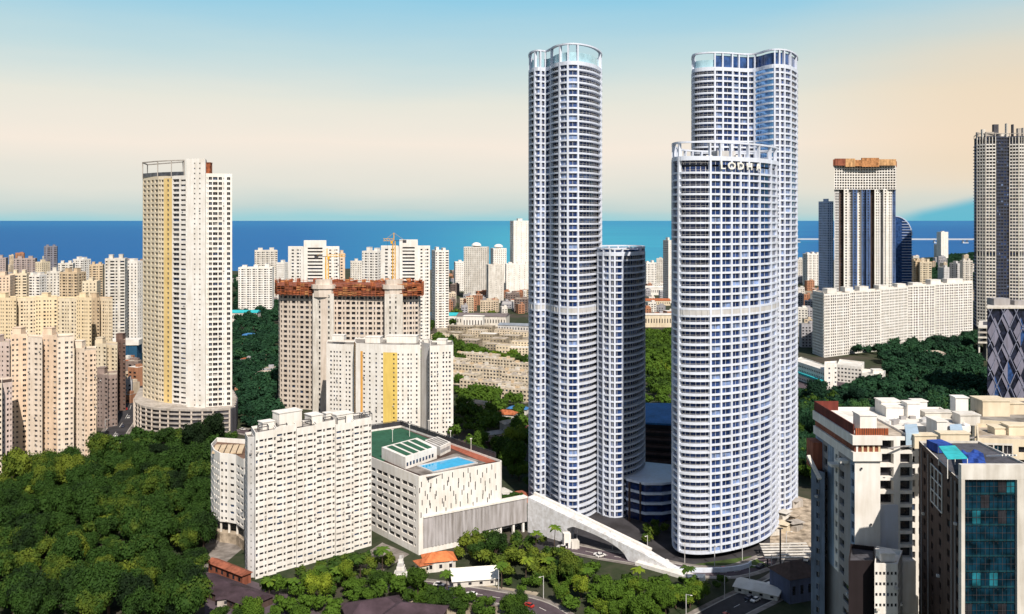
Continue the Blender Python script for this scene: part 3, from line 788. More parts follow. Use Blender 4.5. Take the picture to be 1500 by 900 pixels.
m = MB(); m.beam(g0+nn*-1.2+Vector((0,0,15.6)), g1+nn*-1.2+Vector((0,0,15.6)), 3.2, 0, .8); m.build('coping', WHITE, root)
m = MB(); a = g0+Vector((0,0,0)); m.beam(g0-nn*1.6+Vector((0,0,1.2)), g0+u*(Lg*.56)-nn*1.6+Vector((0,0,1.2)), 3, 0, 2.4); m.build('plinth', WHITE, root)
m = MB(); m.beam(g0-nn*14+u*2+Vector((0,0,7.5)), g1-nn*14+Vector((0,0,7.5)), 12, 0, 14.8); m.build('terrace', WHITE2, root)
for t in (.6, .74, .87, .97):
    p = g0+u*Lg*t-nn*1; m = MB(); m.box((p.x, p.y, 0), 1, 1, 4.6, math.atan2(u.y,u.x)); m.build('post', WHITE, root)
BASES.append([tuple(g0.xy), tuple(g1.xy), tuple((g1-nn*20).xy), tuple((g0-nn*20).xy)])
# wing
root = empty('sloping_wing_wall', 'white stone wall sloping down over an arch to a pointed tip', 'wall')
w0, w1 = P(773, 398.5), P(1000, 349); u = (w1-w0).normalized(); nn2 = Vector((u.y, -u.x, 0)); Lw = (w1-w0).length
STONE = plaster('veined_white_stone', (.78,.79,.82), .15, streak=.2, scale=.5)
def topz(t): return 15.8*(1-t)**1.0*(1 if t < .8 else 1)+1.3*t if t < .78 else max(1.2, 15.8*(1-t)+1.3*t-(t-.78)*6)
def botz(t):
    if t < .27 or t > .67: return 0
    q = (t-.27)/.40; return 8.0*math.sqrt(max(0, 1-q*q))*min(1, .75+q*2)
m = MB(); N = 90; th = 7.0
for i in range(N):
    ta, tb = i/N, (i+1)/N; a, b = w0+u*Lw*ta, w0+u*Lw*tb; a2, b2 = a-nn2*th*(1-.35*ta), b-nn2*th*(1-.35*tb)
    m.quad((a.x,a.y,botz(ta)),(b.x,b.y,botz(tb)),(b.x,b.y,topz(tb)),(a.x,a.y,topz(ta)))
    m.quad((b2.x,b2.y,botz(tb)),(a2.x,a2.y,botz(ta)),(a2.x,a2.y,topz(ta)),(b2.x,b2.y,topz(tb)))
    m.quad((a.x,a.y,topz(ta)),(b.x,b.y,topz(tb)),(b2.x,b2.y,topz(tb)),(a2.x,a2.y,topz(ta)), 0)
    m.quad((b.x,b.y,botz(tb)),(a.x,a.y,botz(ta)),(a2.x,a2.y,botz(ta)),(b2.x,b2.y,botz(tb)), 0)
m.build('wall', STONE, root)
m = MB()
for i in range(60):
    ta, tb = i/60*.78, (i+1)/60*.78; a, b = w0+u*Lw*ta-nn2*(th*.7), w0+u*Lw*tb-nn2*(th*.7); m.beam(a+Vector((0,0,topz(ta)+.5)), b+Vector((0,0,topz(tb)+.5)), 1.4, 0, 1.1)
m.build('raised_edge', WHITE, root)
m = MB(); m.beam(w0+u*Lw*.74+nn2*.3+Vector((0,0,.7)), w1+u*5+nn2*.3+Vector((0,0,.7)), 4.5, 0, 1.4); m.beam(w1+u*5+nn2*.3+Vector((0,0,.7)), w1+u*9+nn2*-1+Vector((0,0,1.1)), 4, 0, 2.1); m.build('foot_ledge', WHITE, root)
BASES.append([tuple((w0+nn2*2).xy), tuple((w1+nn2*2).xy), tuple((w1-nn2*6).xy), tuple((w0-nn2*6).xy)])
tr = empty('gate_kiosk', 'small white boxy entrance kiosk under the arched wall', 'kiosk')
p = P(830, 380); m = MB(); m.box((p.x, p.y, 0), 3.0, 3, 6.2, .2); m.build('wall', WHITE, tr); m = MB(); m.box((p.x+3.4, p.y-.5, 0), 3.4, 3, 3.2, .2); m.build('annex', WHITE2, tr)
m = MB(); m.box((p.x, p.y-1.6, .2), 1.2, .12, 2.2, .2); m.build('door', G0, tr)

#==== YELLOW / WHITE BLOCK BEHIND THE POOL
Gb = Bld('apartment_block', 'white apartment block with a broad yellow stripe, behind the green court', 'apartment block', mats=[WHITE, YELLOW, ORANGE, LGREY], mull=False)
sq = (2.3, 1.0, 1.25, .9, 0, .3); pr = (1.6, .8, 1.25, .9, 0, .3); bl = (1.6, 0, 0, 0, 0, .3); fr = (1.3,.9,1.1,1,0,.4)
zg = 60
Gb.mass([P(478, 598), P(519, 592), P(521, 612), P(480, 616)], 0, 57, 2.9, {0: (bl, sq, pr, pr, sq, bl, pr, sq, bl), 'd': [bl]}, top=4)
Gb.mass([P(519, 588), P(521,578), P(558, 572), P(582, 570), P(616, 571), P(616, 600), P(520, 606)], 0, zg, 2.9,
   {0: ((2,0,0,0,2,.3),), 1: ((2.4,0,0,0,0,.3), (1.2,0,0,0,2,.3), fr, (1.4,0,0,0,0,.3), pr, bl, pr, bl), 2: ((1.2,.8,1.2,.9,0,.4), (5.2,0,0,0,1,.3), (1.5,.8,1.2,.9,1,.4), (1.2,0,0,0,1,.3)),
    3: (fr, bl, pr, bl, sq, pr, (1.8,0,0,0,0,.3), sq, (1.4,0,0,0,0,.3)), 'd': [bl]}, top=5)
Gb.mass([P(617, 580), P(629, 573), P(633, 590), P(618, 596)], 0, 60.5, 2.9, {0: ((8,0,0,0,3,.3), (1.4,.8,1.2,.9,3,.5)), 'd': [(4,0,0,0,3,.3)]}, top=1)  # grey slot puts the shade of this left-facing recess into its colour
Gb.mass([P(629.5, 566), P(664, 570), P(663, 592), P(631, 590)], 0, 60, 2.9, {0: (sq, pr, pr, bl, sq, pr, sq, (1.0,0,0,0,0,.3)), 'd': [bl]}, top=3.5)
for x, D_, sx, sy, sz in ((497,602,8,6,3.2),(548,590,10,8,3.6),(590,590,20,8,4.5),(625,584,3,3,3),(648,582,6,6,3)):
    Gb.rbox(tuple(P(x, D_, zg-1)), sx, sy, sz, -.1)
Gb.finish(ROOFG)

#==== CONSTRUCTION SLAB WITH RUST RED TOP
Fb = Bld('unfinished_tower', 'unfinished beige concrete slab tower with rust red netting round its top floors', 'tower', mats=[BCONC, WHITE2, CREAM], gw=(88,4,0,8))
dk = (3.4, 2.2, 2.0, .8, 0, .6); dn = (1.8, .85, 2.0, .8, 0, .6)
f0, f1, f2, f3, f4, f5 = P(410, 664), P(458, 655), P(489, 652), P(563, 650), P(590, 650), P(613, 654)
zF = ZT(432, 655)
Fb.mass([P(408, 672), f0, f1, P(460, 680), P(412, 690)], 0, zF, 3.75, {0: (dn, dn), 1: (dn, dk, dn, dk, dn, dk, dk, dn), 'd': None}, top=.3)
Fb.mass([f1+Vector((.1,0,0)), P(458,648), P(489,645), f2, P(489, 675), P(460, 677)], 0, zF+1.5, 3.75, {1: ((3,0,0,0,1,.3), (1.5,.9,2,.8,1,.6), (3.5,0,0,0,0,.3), (1.5,.9,2,.8,1,.6), (2,0,0,0,1,.3)), 'd': None}, top=.3, reg=False)
Fb.mass([f2+Vector((.1,0,0)), f3, P(563, 680), P(489, 681)], 0, zF, 3.75, {0: (dn, dk, dn, dk, dk, dn, dk, dn, dk, dn, dk, dn), 'd': None}, top=.3)
Fb.mass([f3+Vector((.1,0,0)), P(563.5,643), P(590,643), f4, P(590, 675), P(563, 675)], 0, zF+1.5, 3.75, {1: ((2.5,0,0,0,1,.3), (1.5,.9,2,.8,1,.6), (2,0,0,0,1,.3), (1.5,.9,2,.8,1,.6), (3.5,0,0,0,1,.3)), 'd': None}, top=.3, reg=False)
Fb.mass([f4+Vector((.1,0,0)), f5, P(616, 668), P(612, 684), P(590, 684)], 0, zF, 3.75, {0: (dk, dn, dk, dn, dk), 1: (dn, dn), 'd': None}, top=.3)
# netting floors: ragged scaffold storeys
ring = [P(403, 676), P(406, 660), P(458, 651), P(463, 650), P(489, 649), P(563, 646), P(590, 645), P(618, 650), P(621, 668), P(614, 690), P(411, 696)]
for k in range(3):
    z0_ = zF+.3+k*3.1; m = MB()
    for i in range(len(ring)):
        a, b = ring[i], ring[(i+1) % len(ring)]; nseg = max(1, int((b-a).length/3.2))
        for j in range(nseg):
            if random.random() < (.12, .22, .34)[k]: continue
            p, q_ = a.lerp(b, j/nseg), a.lerp(b, (j+1)/nseg); hh = random.uniform(1.6, 3.0)
            o_ = random.uniform(-.6, .6)
            m.quad((p.x,p.y+o_,z0_),(q_.x,q_.y+o_,z0_),(q_.x,q_.y+o_,z0_+hh),(p.x,p.y+o_,z0_+hh+random.uniform(-.8,.8)), random.choice((0,0,1,2)))
    m.build('netting', [RUST, RUST2, BRICK], Fb.root)
    m = MB(); m.prism(ccw([q_*1.0 for q_ in ring]), z0_-.5, z0_+.1, 0, None, True); m.build('slab', BRICK, Fb.root)
m = MB()
for i in range(len(ring)):
    a, b = ring[i], ring[(i+1) % len(ring)]
    nseg = max(1, int((b-a).length/3))
    for j in range(nseg):
        p = a.lerp(b, j/nseg); m.beam((p.x, p.y-.7, zF-1), (p.x, p.y-.7, zF+8.8+random.random()*2), .22)
    for z_ in (2, 5, 8): m.beam((a.x,a.y-.8,zF+z_),(b.x,b.y-.8,zF+z_), .25)
m.build('scaffolding', RUST, Fb.root)
for (x, D_) in ((474, 650), (577, 648)):
    m = MB(); c_ = P(x, D_); oc = [Vector((c_.x+9*math.cos(t*math.pi/5), c_.y+6*math.sin(t*math.pi/5), 0)) for t in range(10)]
    m.prism(oc, zF+5, zF+8, 0, None, True); oc2 = [c_+(q_-c_)*.7 for q_ in oc]; m.prism(oc2, zF+8, zF+11.5, 0); oc3 = [c_+(q_-c_)*.85 for q_ in oc]; m.prism(oc3, zF-1, zF+5, 0)
    m.build('core_cap', BCONC, Fb.root)
for i in range(40):
    t = random.random(); p = P(410+t*200, random.uniform(655, 680)); m = MB(); m.box((p.x, p.y, zF+9.5), random.uniform(.6,3), 1, random.uniform(.5,2)); 
    if i < 20: m.build('formwork', random.choice((BRICK, RUST2, CONC)), Fb.root)
Fb.finish(CONC)
def crane(px, D, zb, zt, side, jib, label, sc=1.6):
    r = empty('tower_crane', label, 'crane', 'tower cranes'); p = P(px, D)
    m = MB(); w_ = sc/2
    for a in ((-w_,-w_),(w_,-w_),(w_,w_),(-w_,w_)): m.beam((p.x+a[0],p.y+a[1],zb),(p.x+a[0],p.y+a[1],zt), .35)
    z_ = zb; k = 0
    while z_ < zt-2:
        sg = 1 if k % 2 else -1
        m.beam((p.x-w_*sg,p.y-w_,z_),(p.x+w_*sg,p.y-w_,z_+2), .22); m.beam((p.x+w_,p.y-w_*sg,z_),(p.x+w_,p.y+w_*sg,z_+2), .22); m.beam((p.x-w_,p.y-w_,z_),(p.x+w_,p.y-w_,z_), .22); z_ += 2; k += 1
    m.build('mast', CRANEY, r)
    m = MB()
    for k in range(int(jib/2)):
        a, b = p.x+side*k*2, p.x+side*(k+1)*2
        for yy, zz in ((-.7,0),(.7,0),(0,1.6)): m.beam((a,p.y+yy,zt+zz),(b,p.y+yy,zt+zz), .28)
        m.beam((a,p.y-.7,zt),(b,p.y,zt+1.6), .2)
    m.build('jib', CRANEY, r)
    m = MB()
    for yy in (-.7,.7): m.beam((p.x,p.y+yy,zt),(p.x-side*9,p.y+yy,zt), .35)
    m.box((p.x-side*8,p.y,zt-1.6), 2.6, 1.8, 2.2); m.build('counterweight', STEEL, r)
    m = MB(); m.beam((p.x,p.y,zt),(p.x,p.y,zt+6), .6); m.beam((p.x,p.y,zt+6),(p.x+side*jib*.7,p.y,zt+1.6), .14); m.beam((p.x,p.y,zt+6),(p.x-side*8,p.y,zt+.3), .14); m.build('apex', CRANEY, r)
    m = MB(); m.box((p.x+1.4*side,p.y-1.2,zt-2.2), 1.6, 1.6, 2.0); m.build('cab', CRANEY, r)
    m = MB(); hx = p.x+side*jib*.6; m.beam((hx,p.y,zt),(hx,p.y,zt-6), .12); m.box((hx,p.y,zt-7), .8,.5,1); m.build('hook', STEEL, r)
crane(479, 668, zF+10, ZT(376, 668), 1, 14, 'yellow tower crane with a short jib, left one above the red netting', 2.0)
crane(577, 668, zF+10, ZT(353, 668), -1, 8, 'pale yellow tower crane, the taller right one above the red netting', 2.0)

#==== FAR LEFT CLUSTER
def wing(z=1.2): return z
def cluster_tower(label, faces, ytop, D, mats, fh=2.9, name='apartment_tower', small=False, cap=True, dstep=10, pats=None, mull=False, roofm=ROOFB, gm=(G0,G3,G2), zb=0):
    """staggered front: faces = list of (px0, px1, dD, slot)"""
    b = Bld(name, label, 'apartment tower', None, mats, gm, gw=(78,12,10), small=small, mull=mull); z1 = ZT(ytop, D)
    for i, (x0, x1, dd, sl) in enumerate(faces):
        wmid = (1.9, .85, 1.2, .95, sl, .35); wbig = (2.6, 1.5, 1.35, .85, sl, .5); pl = (1.0, 0, 0, 0, sl, .3)
        pt = pats or ((wmid, pl, wbig, wmid) if i % 2 else (wmid, wmid, pl, wbig))
        zz = z1-(i % 2)*1.2
        tn = 4 if dd % 2 else -3
        b.mass([P(x0, D+dd), P(x1, D+dd+tn), P(x1, D+dd+16+tn), P(x0, D+dd+16)], zb, zz, fh, {0: list(pt), 'd': [(2.8,1.1,1.2,.95,sl,.35)]}, top=1.8)
        if cap and i % 2 == 0:
            c = P((x0+x1)/2, D+dd+8, zz-1); b.rbox(tuple(c), 5, 5, 4, 0, mats[sl])
    return b.finish(roofm)
pinkm = plaster('pinkish_paint', (.68,.56,.52), .12); peach2 = plaster('warm_white_paint', (.80,.70,.60), .1)
cluster_tower('pale pink tower cut by the left edge with a dark rooftop', [(-30, 3, 0, 0), (3, 18, 3, 1)], 560, 470, [peach2, pinkm], roofm=BROWN)
cluster_tower('peach tower group at the edge of the forest, far left', [(16, 40, 5, 1), (40, 62, 0, 0), (62, 84, 4, 1), (84, 108, 1, 0)], 492, 500, [peach2, PEACH, CREAM], mull=True)
cluster_tower('slimmer cream tower on the right of the peach tower group', [(109, 124, 6, 0), (124, 141, 3, 1)], 512, 508, [peach2, PEACH])
cluster_tower('shaded pink tower behind the peach group, cut by the left edge', [(-20, 14, 4, 0), (14, 30, 9, 1)], 502, 545, [pinkm, peach2])
cluster_tower('yellow cream slab tower with stepped roof behind the peach group', [(-12, 24, 0, 0), (24, 52, 5, 1), (52, 84, 1, 0), (84, 112, 6, 1), (112, 134, 2, 0)], 436, 700, [YCREAM, CREAM, TAN])
cluster_tower('tan apartment tower at the right end of the yellow cream slab', [(132, 146, 0, 0), (146, 165, 6, 1)], 436, 740, [TAN, CREAM])
cluster_tower('small cream block over the street, left of the tall tower', [(139, 156, 0, 0), (156, 172, 2, 0)], 503, 640, [CREAM, GREY])
cluster_tower('grey brown block below the small cream block', [(142, 158, 0, 0), (158, 172, 1, 0)], 548, 600, [plaster('grey_brown_render', (.33,.26,.24), .2), GREY])
cluster_tower('brown shaded block beside the street', [(170, 184, 0, 0)], 497, 655, [plaster('dark_brown_render', (.20,.13,.11), .2)], small=True)
R1 = (2.6, 1.5, 1.4, .9, 0, .4); R2 = (1.3, 0, 0, 0, 0, .3); RB = (4.2, 3.4, 1.6, .8, 0, .9)
for args in [
 ('tall pale tower with two shafts left of the tall yellow and white tower', 148, 180, 379, 900, WHITE2, .25, 2),
 ('white balcony tower touching the tall yellow and white tower', 174, 206, 383, 930, WHITE, -.2, 1),
 ('dark glass tower on the left skyline above the pale blocks', 59, 80, 361, 1500, plaster('slate_render', (.22,.22,.27), .1), .4, 2),
 ('grey twin block on the left skyline near the edge', 16, 47, 379, 1450, plaster('mauve_render', (.42,.35,.34), .1), .3, 2),
 ('brown block cut by the left edge on the skyline', -12, 6, 378, 1450, plaster('mauve_render', (.42,.35,.34), .1), .3, 1),
 ('pale block right of the grey twin block', 50, 66, 384, 1350, CREAM, -.3, 1),
 ('white block under the dark glass tower', 80, 104, 386, 1250, WHITE2, .3, 2),
 ('white stepped block in the middle of the left skyline', 104, 126, 380, 1300, WHITE, -.3, 2),
 ('brown tinted block left of the tall pale tower', 126, 148, 388, 1200, TAN, .3, 2),
 ('cream tower above the left end of the yellow slab', 9, 36, 401, 1000, CREAM, .25, 2),
 ('white tower with wide gaps above the yellow slab', 34, 62, 403, 1010, WHITE, -.2, 2),
 ('cream block behind the middle of the yellow slab', 62, 86, 398, 980, WHITE2, .3, 1),
 ('tan block with a broken roofline above the yellow slab', 85, 116, 399, 960, TAN, -.15, 2),
 ('low cream block left of the tall pale tower', 116, 140, 412, 930, CREAM, .2, 1),
 ('ochre block cut by the left edge above the yellow slab', -16, 12, 404, 980, PEACH, .2, 1)]:
    lab, x0, x1, yt, D_, mt, rot, caps = args
    b = tower_box('apartment_tower', lab, x0, x1, yt, D_, [R1, R2, RB] if caps == 2 else [R1, R2], [mt], rot, 3.2, 16, caps=caps, cat='apartment tower', small=D_ > 1000)
    b.finish()
# street end: white roof over a blue wall
r = empty('warehouse', 'blue walled shed with a white roof above the street, left of the tall tower', 'warehouse')
p = P(184, 860); m = MB(); m.box((p.x, p.y, 0), 26, 16, 20, .1); m.build('wall', plaster('deep_blue_sheet', (.02,.10,.20), .2), r); m = MB(); m.box((p.x, p.y, 20.02), 30, 18, 5, .1); m.build('roof', ROOFW, r)
BASES.append([(p.x-14,p.y-8),(p.x+14,p.y-8),(p.x+14,p.y+8),(p.x-14,p.y+8)])

#==== SKYLINE IN THE MIDDLE AND RIGHT
hs = (2.8, 2.0, 1.5, .8, 0, .6)
def stepped(label, x0, x1, ytop, xa, xb, ystep, D, side_px=None, yb=None):
    b = Bld('apartment_tower', label, 'apartment tower', None, [WHITE, WHITE2], small=False)
    z1, z2 = ZT(ystep, D), ZT(ytop, D)
    b.mass([P(x0, D+6), P(xa, D+2), P(xa, D+24), P(x0, D+24)], 0, z1, 3.4, {0: ((2.4,0,0,0,0,.3),hs,(1.5,0,0,0,0,.3),hs,(1.3,.6,1.4,.8,0,.4),(2.2,0,0,0,0,.3)), 'd': [hs]})
    b.mass([P(xa, D), P(xb, D), P(xb, D+24), P(xa, D+24)], 0, z2, 3.4, {0: ((2.5,0,0,0,0,.3),(13,12,1.6,.9,0,1.2),(2.5,0,0,0,0,.3)), 'd': [(5,0,0,0,0,.3)]}, top=6)
    b.mass([P(xb, D+2), P(x1, D+6), P(x1, D+24), P(xb, D+24)], 0, z1, 3.4, {0: ((2.2,0,0,0,0,.3),hs,(1.8,0,0,0,0,.3),(1.3,.6,1.4,.8,0,.4),hs,(1.2,0,0,0,0,.3)), 'd': [hs]})
    b.finish()
stepped('cream stepped tower behind the left half of the red netted slab', 422, 497, 353, 445, 478, 362, 900)
stepped('cream stepped tower behind the right half of the red netted slab', 558, 630, 352, 585, 612, 361, 880)
for args in [
 ('peach block beside the left stepped tower', 490, 505, 371, 960, PEACH, .3, 1),
 ('white tower with curved top between the two stepped towers', 529, 560, 368, 1080, WHITE, -.3, 2),
 ('round shouldered cream tower on the shore left of the netted slab', 368, 404, 367, 1500, WHITE2, .3, 2),
 ('long low white block on the shore beside the tall tower', 346, 397, 392, 1300, WHITE, .15, 3),
 ('small white block left of the cream stepped tower', 404, 420, 385, 1500, WHITE, -.2, 1),
 ('white tower with dark balconies right of the stepped tower', 630, 657, 367, 1150, WHITE, .35, 2),
 ('low white block by the water between two shore towers', 664, 682, 384, 1750, WHITE, .2, 1),
 ('broad cream tower with a domed top on the shore', 679, 716, 362, 1600, WHITE2, -.15, 1),
 ('white slab tower right of the domed shore tower', 718, 742, 364, 1700, WHITE, .3, 1),
 ('tallest thin white tower on the central shore', 747, 775, 323.5, 1700, WHITE, .35, 1),
 ('low cream block at the foot of the thin white tower', 712, 738, 388, 1500, WHITE2, .2, 1),
 ('low white blocks right of the thin white tower', 740, 780, 387, 1650, WHITE, .1, 3),
 ('small cream block between the stepped towers', 510, 530, 383, 1500, WHITE2, .2, 1),
 ('white block on the shore seen between the curved towers', 944, 962, 385, 1900, WHITE, .2, 2),
 ('thin white tower hugging the broad curved tower on the shore', 974, 985, 352, 1500, WHITE, .3, 1),
 ('pale block on the shore right of the gap between curved towers', 962, 976, 379, 1950, WHITE2, -.2, 1),
 ('white stepped block beside the blue slim tower', 1180, 1206, 372, 1900, WHITE, .2, 3),
 ('low white block at the water right of the white curved tower', 1166, 1184, 380, 2000, WHITE2, -.2, 1),
 ('lone white slab tower in front of the sea bridge', 1376, 1391, 340, 3000, WHITE, .3, 1),
 ('low annex of the lone white slab tower', 1372, 1380, 358, 3060, WHITE2, .1, 1),
 ('brown and cream towers beside the dark blue glass tower', 1336, 1352, 382, 1500, TAN, .3, 2),
 ('cream tower with brown shaded side near the sea', 1350, 1370, 384, 1480, CREAM, -.3, 2),
 ('grey blocks near the right tower by the sea', 1398, 1416, 386, 1700, LGREY, .3, 2),
 ('pale grey block touching the dark right tower', 1412, 1428, 382, 1650, WHITE2, -.2, 2),
 ('small grey block in the trees near the sea', 1380, 1396, 392, 1900, LGREY, .2, 1)]:
    lab, x0, x1, yt, D_, mt, rot, caps = args
    pats = [R1, R2] if caps == 1 else [R1, R2, RB]
    if 'thin white' in lab: pats = {0: [(4,0,0,0,0,.3), (1.3,.7,1.4,.9,0,.4), (4,0,0,0,0,.3)], 3: [(1.6,1.2,1.6,.8,0,.6)], 'd': [(4,0,0,0,0,.3)]}
    if 'lone white' in lab: pats = [(9,0,0,0,0,.3), (1.6,1.0,1.4,.9,0,.3)]
    b = tower_box('apartment_tower', lab, x0, x1, yt, D_, pats, [mt], rot, 3.6 if D_ > 1400 else 3.3, 20, caps=caps, cat='apartment tower', small=D_ > 1250)
    if 'domed' in lab:
        m = MB(); n_ = 14
        for i in range(n_):
            for j in range(4):
                def pp(i, j): t = i/n_*2*math.pi; q_ = j/4*math.pi/2; return (b.cx+9*math.cos(q_)*math.cos(t), b.cy+9*math.cos(q_)*math.sin(t), b.z1+2+6*math.sin(q_))
                m.quad(pp(i,j), pp(i+1,j), pp(i+1,j+1), pp(i,j+1))
        m.build('dome', WHITE, b.root)
    b.finish()
# ---- tower with orange top, blue shafts
Nb = Bld('unfinished_tower', 'tall half finished tower with an orange top and blue and white vertical shafts', 'tower', mats=[WHITE, plaster('blue_shaft_glazing', (.10,.17,.36), .25, rough=.3), LGREY, BROWN], gw=(85,10,0,5))
D_ = 1180; zN = ZT(243, D_); zq = ZT(278, D_)
nx = [1222, 1229, 1236, 1243, 1249, 1256, 1262, 1269, 1275, 1281, 1288, 1294, 1300, 1307, 1312]
for i in range(len(nx)-1):
    sl = [2, 3, 0, 2, 1, 0, 1, 1, 3, 0, 2, 0, 0, 1][i]; dd = (0, 3, -2, 4, 0, 5, 2, -2, 6, 0, 3, -2, 0, 4)[i]
    x0, x1 = nx[i]+.02, nx[i+1]-.02
    pat = ((1.3,0,0,0,sl,.3), (3.2,2.2,2.0,.8,sl,.7), (1.3,0,0,0,sl,.3)) if i % 3 else ((1,0,0,0,sl,.3), (2,1.2,2,.8,sl,.7), (2,1.2,2,.8,sl,.7))
    Nb.mass([P(x0, D_+dd), P(x1, D_+dd), P(x1, D_+34), P(x0, D_+34)], 0, zq, 3.6, {0: pat, 'd': [(5,3,2,.8,sl,.7)] if i == 0 else None}, top=.1, reg=(i % 4 == 0))
Nb.mass([P(1222, D_-3), P(1252, D_+1), P(1272, D_+1), P(1312, D_-3), P(1313, D_+33), P(1223, D_+33)], zq+.1, zN, 3.6, [(3.6,2.5,2.2,.7,0,.9)], top=.3, reg=False)
m = MB()
for (x0, x1, y0, y1, mi) in ((1223,1238,233,243,2),(1238,1252,233,245,1),(1252,1262,235,244,0),(1262,1287,232,245,0),(1287,1312,234,243,1)):
    a, b = P(x0, D_-5), P(x1, D_-5); m.beam((a.x, a.y, (ZT(y0,D_)+ZT(y1,D_))/2), (b.x, b.y, (ZT(y0,D_)+ZT(y1,D_))/2), 3, mi, ZT(y0,D_)-ZT(y1,D_))
a, b = P(1222, D_-5), P(1223, D_+34); m.beam((a.x,a.y,zN+4),(b.x,b.y,zN+4), 3, 2, 8); m.beam((b.x,b.y,zN+4),(P(1313,D_+34).x,b.y,zN+4), 3, 2, 8)
m.build('netting', [RUST2, plaster('pale_orange_netting', (.72,.42,.20), .3, scale=.3), BRICK], Nb.root)
Nb.finish(CONC)
b = tower_box('glass_tower', 'slim blue striped tower on the left of the orange topped tower', 1206, 1222, 295, 1230, [(2.8,1.5,1.6,.9,0,.3)], [plaster('pale_blue_render', (.50,.60,.82), .1)], .3, 3.4, 20, cat='tower', gm=(BG, T1, T2)); b.finish()
# ---- curved dark blue glass tower
r = empty('glass_tower', 'dark blue glass tower with a rounded top, right of the orange topped tower', 'tower')
D_ = 1300; xs = [1308, 1336]
def prof(t): # outline height over px fraction
    return 0
m = MB(); cx0, cx1 = P(1300, D_).x, P(1335.5, D_).x; zb_ = ZT(345, D_); Rr_ = P(1335.5, D_).x-P(1311, D_).x; ztop = ZT(317, D_)
outl = [(cx0, 0), (cx1, 0), (cx1, zb_)]+[(cx1-Rr_+Rr_*math.cos(t*math.pi/20), zb_+(ztop-zb_)*math.sin(t*math.pi/20)) for t in range(1, 11)]+[(cx0, ztop)]
fr_ = [(x, D_, z) for x, z in outl]; bk = [(x, D_+26, z) for x, z in outl]
m.ngon(fr_); m.ngon(list(reversed(bk)))
for i in range(len(fr_)): j = (i+1) % len(fr_); m.quad(fr_[j], fr_[i], bk[i], bk[j])
m.build('glass_body', BG, r)
k = 0
for z_ in range(6, int(zb_)+22, 4):
    xr = cx1 if z_ < zb_ else cx1-Rr_+Rr_*math.sqrt(max(0, 1-((z_-zb_)/(ztop-zb_))**2))
    m = MB(); xm = cx1-Rr_*.6; 
    if xr > xm+1: m.beam((xm, D_-.6, z_), (xr+.8, D_-.6, z_), 1.6, 0, .7); m.beam((xr+.3, D_-.6, z_), (xr+.3, D_+26, z_), 1.6, 0, .7); m.build('balcony', plaster('pale_blue_render', (.50,.60,.82), .1), r)
m = MB()
for t in range(0, 10):
    a, b = outl[2+t], outl[3+t]; m.beam((a[0], D_-.4, a[1]), (b[0], D_-.4, b[1]), 1.4)
m.build('arched_rim', plaster('pale_blue_render', (.50,.60,.82), .1), r)
BASES.append([(cx0,D_),(cx1,D_),(cx1,D_+26),(cx0,D_+26)])
# ---- long beige slab
Pb = Bld('apartment_block', 'long cream slab block of many square windows below the orange topped tower', 'apartment block', mats=[WHITE, CREAM, WHITE], gw=(88,6,3,3), mull=False)
pw = (2.9, 1.8, 1.75, .75, 0, .6); pg = (.8,0,0,0,0,.3)
cuts = [(1207, 905), (1245, 930), (1290, 955), (1330, 990), (1370, 1010), (1425, 1040)]
Pb.mass([P(1190, 935), P(1206.5, 905), P(1207, 925), P(1196, 950)], 0, 66, 3.05, {0: [(3,2.2,1.5,.9,0,.8)], 'd': [pw]}, top=2)
for i in range(5):
    (x0, d0), (x1, d1) = cuts[i], cuts[i+1]
    Pb.mass([P(x0, d0), P(x1-.05, d1-3), P(x1-.05, d1+13), P(x0, d0+16)], 0, 65+i*.8, 3.05, {0: [pw, pw, pw, pg] if i < 3 else [pw, (4.0,2.9,1.5,.8,0,.9), pg], 'd': [pw]}, top=1.6)
for x, D_, s_ in ((1215,915,7),(1240,935,6),(1262,945,7),(1290,962,7),(1317,985,7),(1340,1000,8),(1367,1015,9),(1395,1030,14)): Pb.rbox(tuple(P(x, D_+2, 65)), s_*1.6, 8, 4.5+(s_ > 8)*2.5, .3)
Pb.finish(ROOFB)
# ---- dark banded tower at the right edge
Qb = Bld('balcony_tower', 'tall dark tower with white balcony bands and rough open top, at the right edge', 'tower', mats=[plaster('navy_render', (.055,.065,.10), .2), WHITE2], gm=(G0,T0,T1,T2), gw=(60,25,10,5))
D_ = 1130; zQ = ZT(200, D_)
qp = [P(x_, d_*1.255) for x_, d_ in ((1427,930),(1432,905),(1444,898),(1458,896),(1466,900),(1479,900),(1492,896),(1512,900),(1520,935),(1430,950))]
dq = (3.4, 2.6, 2.0, .6, 0, .8)
Qb.mass(qp, 0, zQ, 4.2, [dq], top=.5)
nfl = int(zQ/4.2)
for k in range(nfl-2):
    z_ = 5+k*4.2
    if k in (int(nfl*.38),): continue
    m = MB()
    for i in (0, 1, 2, 5, 6, 7):
        a, b = qp[i], qp[i+1]; u_ = (b-a).normalized(); n_ = Vector((u_.y, -u_.x, 0)); a2, b2 = a+n_*.6, b+n_*.6
        if i in (0,): m.beam((a2.x,a2.y,z_),(b2.x,b2.y,z_), 1.4, 1, .8)
        else: m.beam((a2.x,a2.y,z_),(b2.x,b2.y,z_), 2.0, 0, 1.5)
    m.build('balcony_band', [WHITE, plaster('blue_grey_render', (.22,.27,.40), .1)], Qb.root)
for i in (1, 2, 5, 6):
    a, b = qp[i], qp[i+1]; u_ = (b-a).normalized(); n_ = Vector((u_.y, -u_.x, 0)); L_ = (b-a).length; k_ = max(1, round(L_/3.6))
    for q_ in range(k_+1):
        p = a.lerp(b, q_/k_)+n_*.9; m = MB(); m.box((p.x, p.y, 5), .8, 1.4, zQ-6, math.atan2(u_.y, u_.x)); m.build('pier', WHITE2, Qb.root)
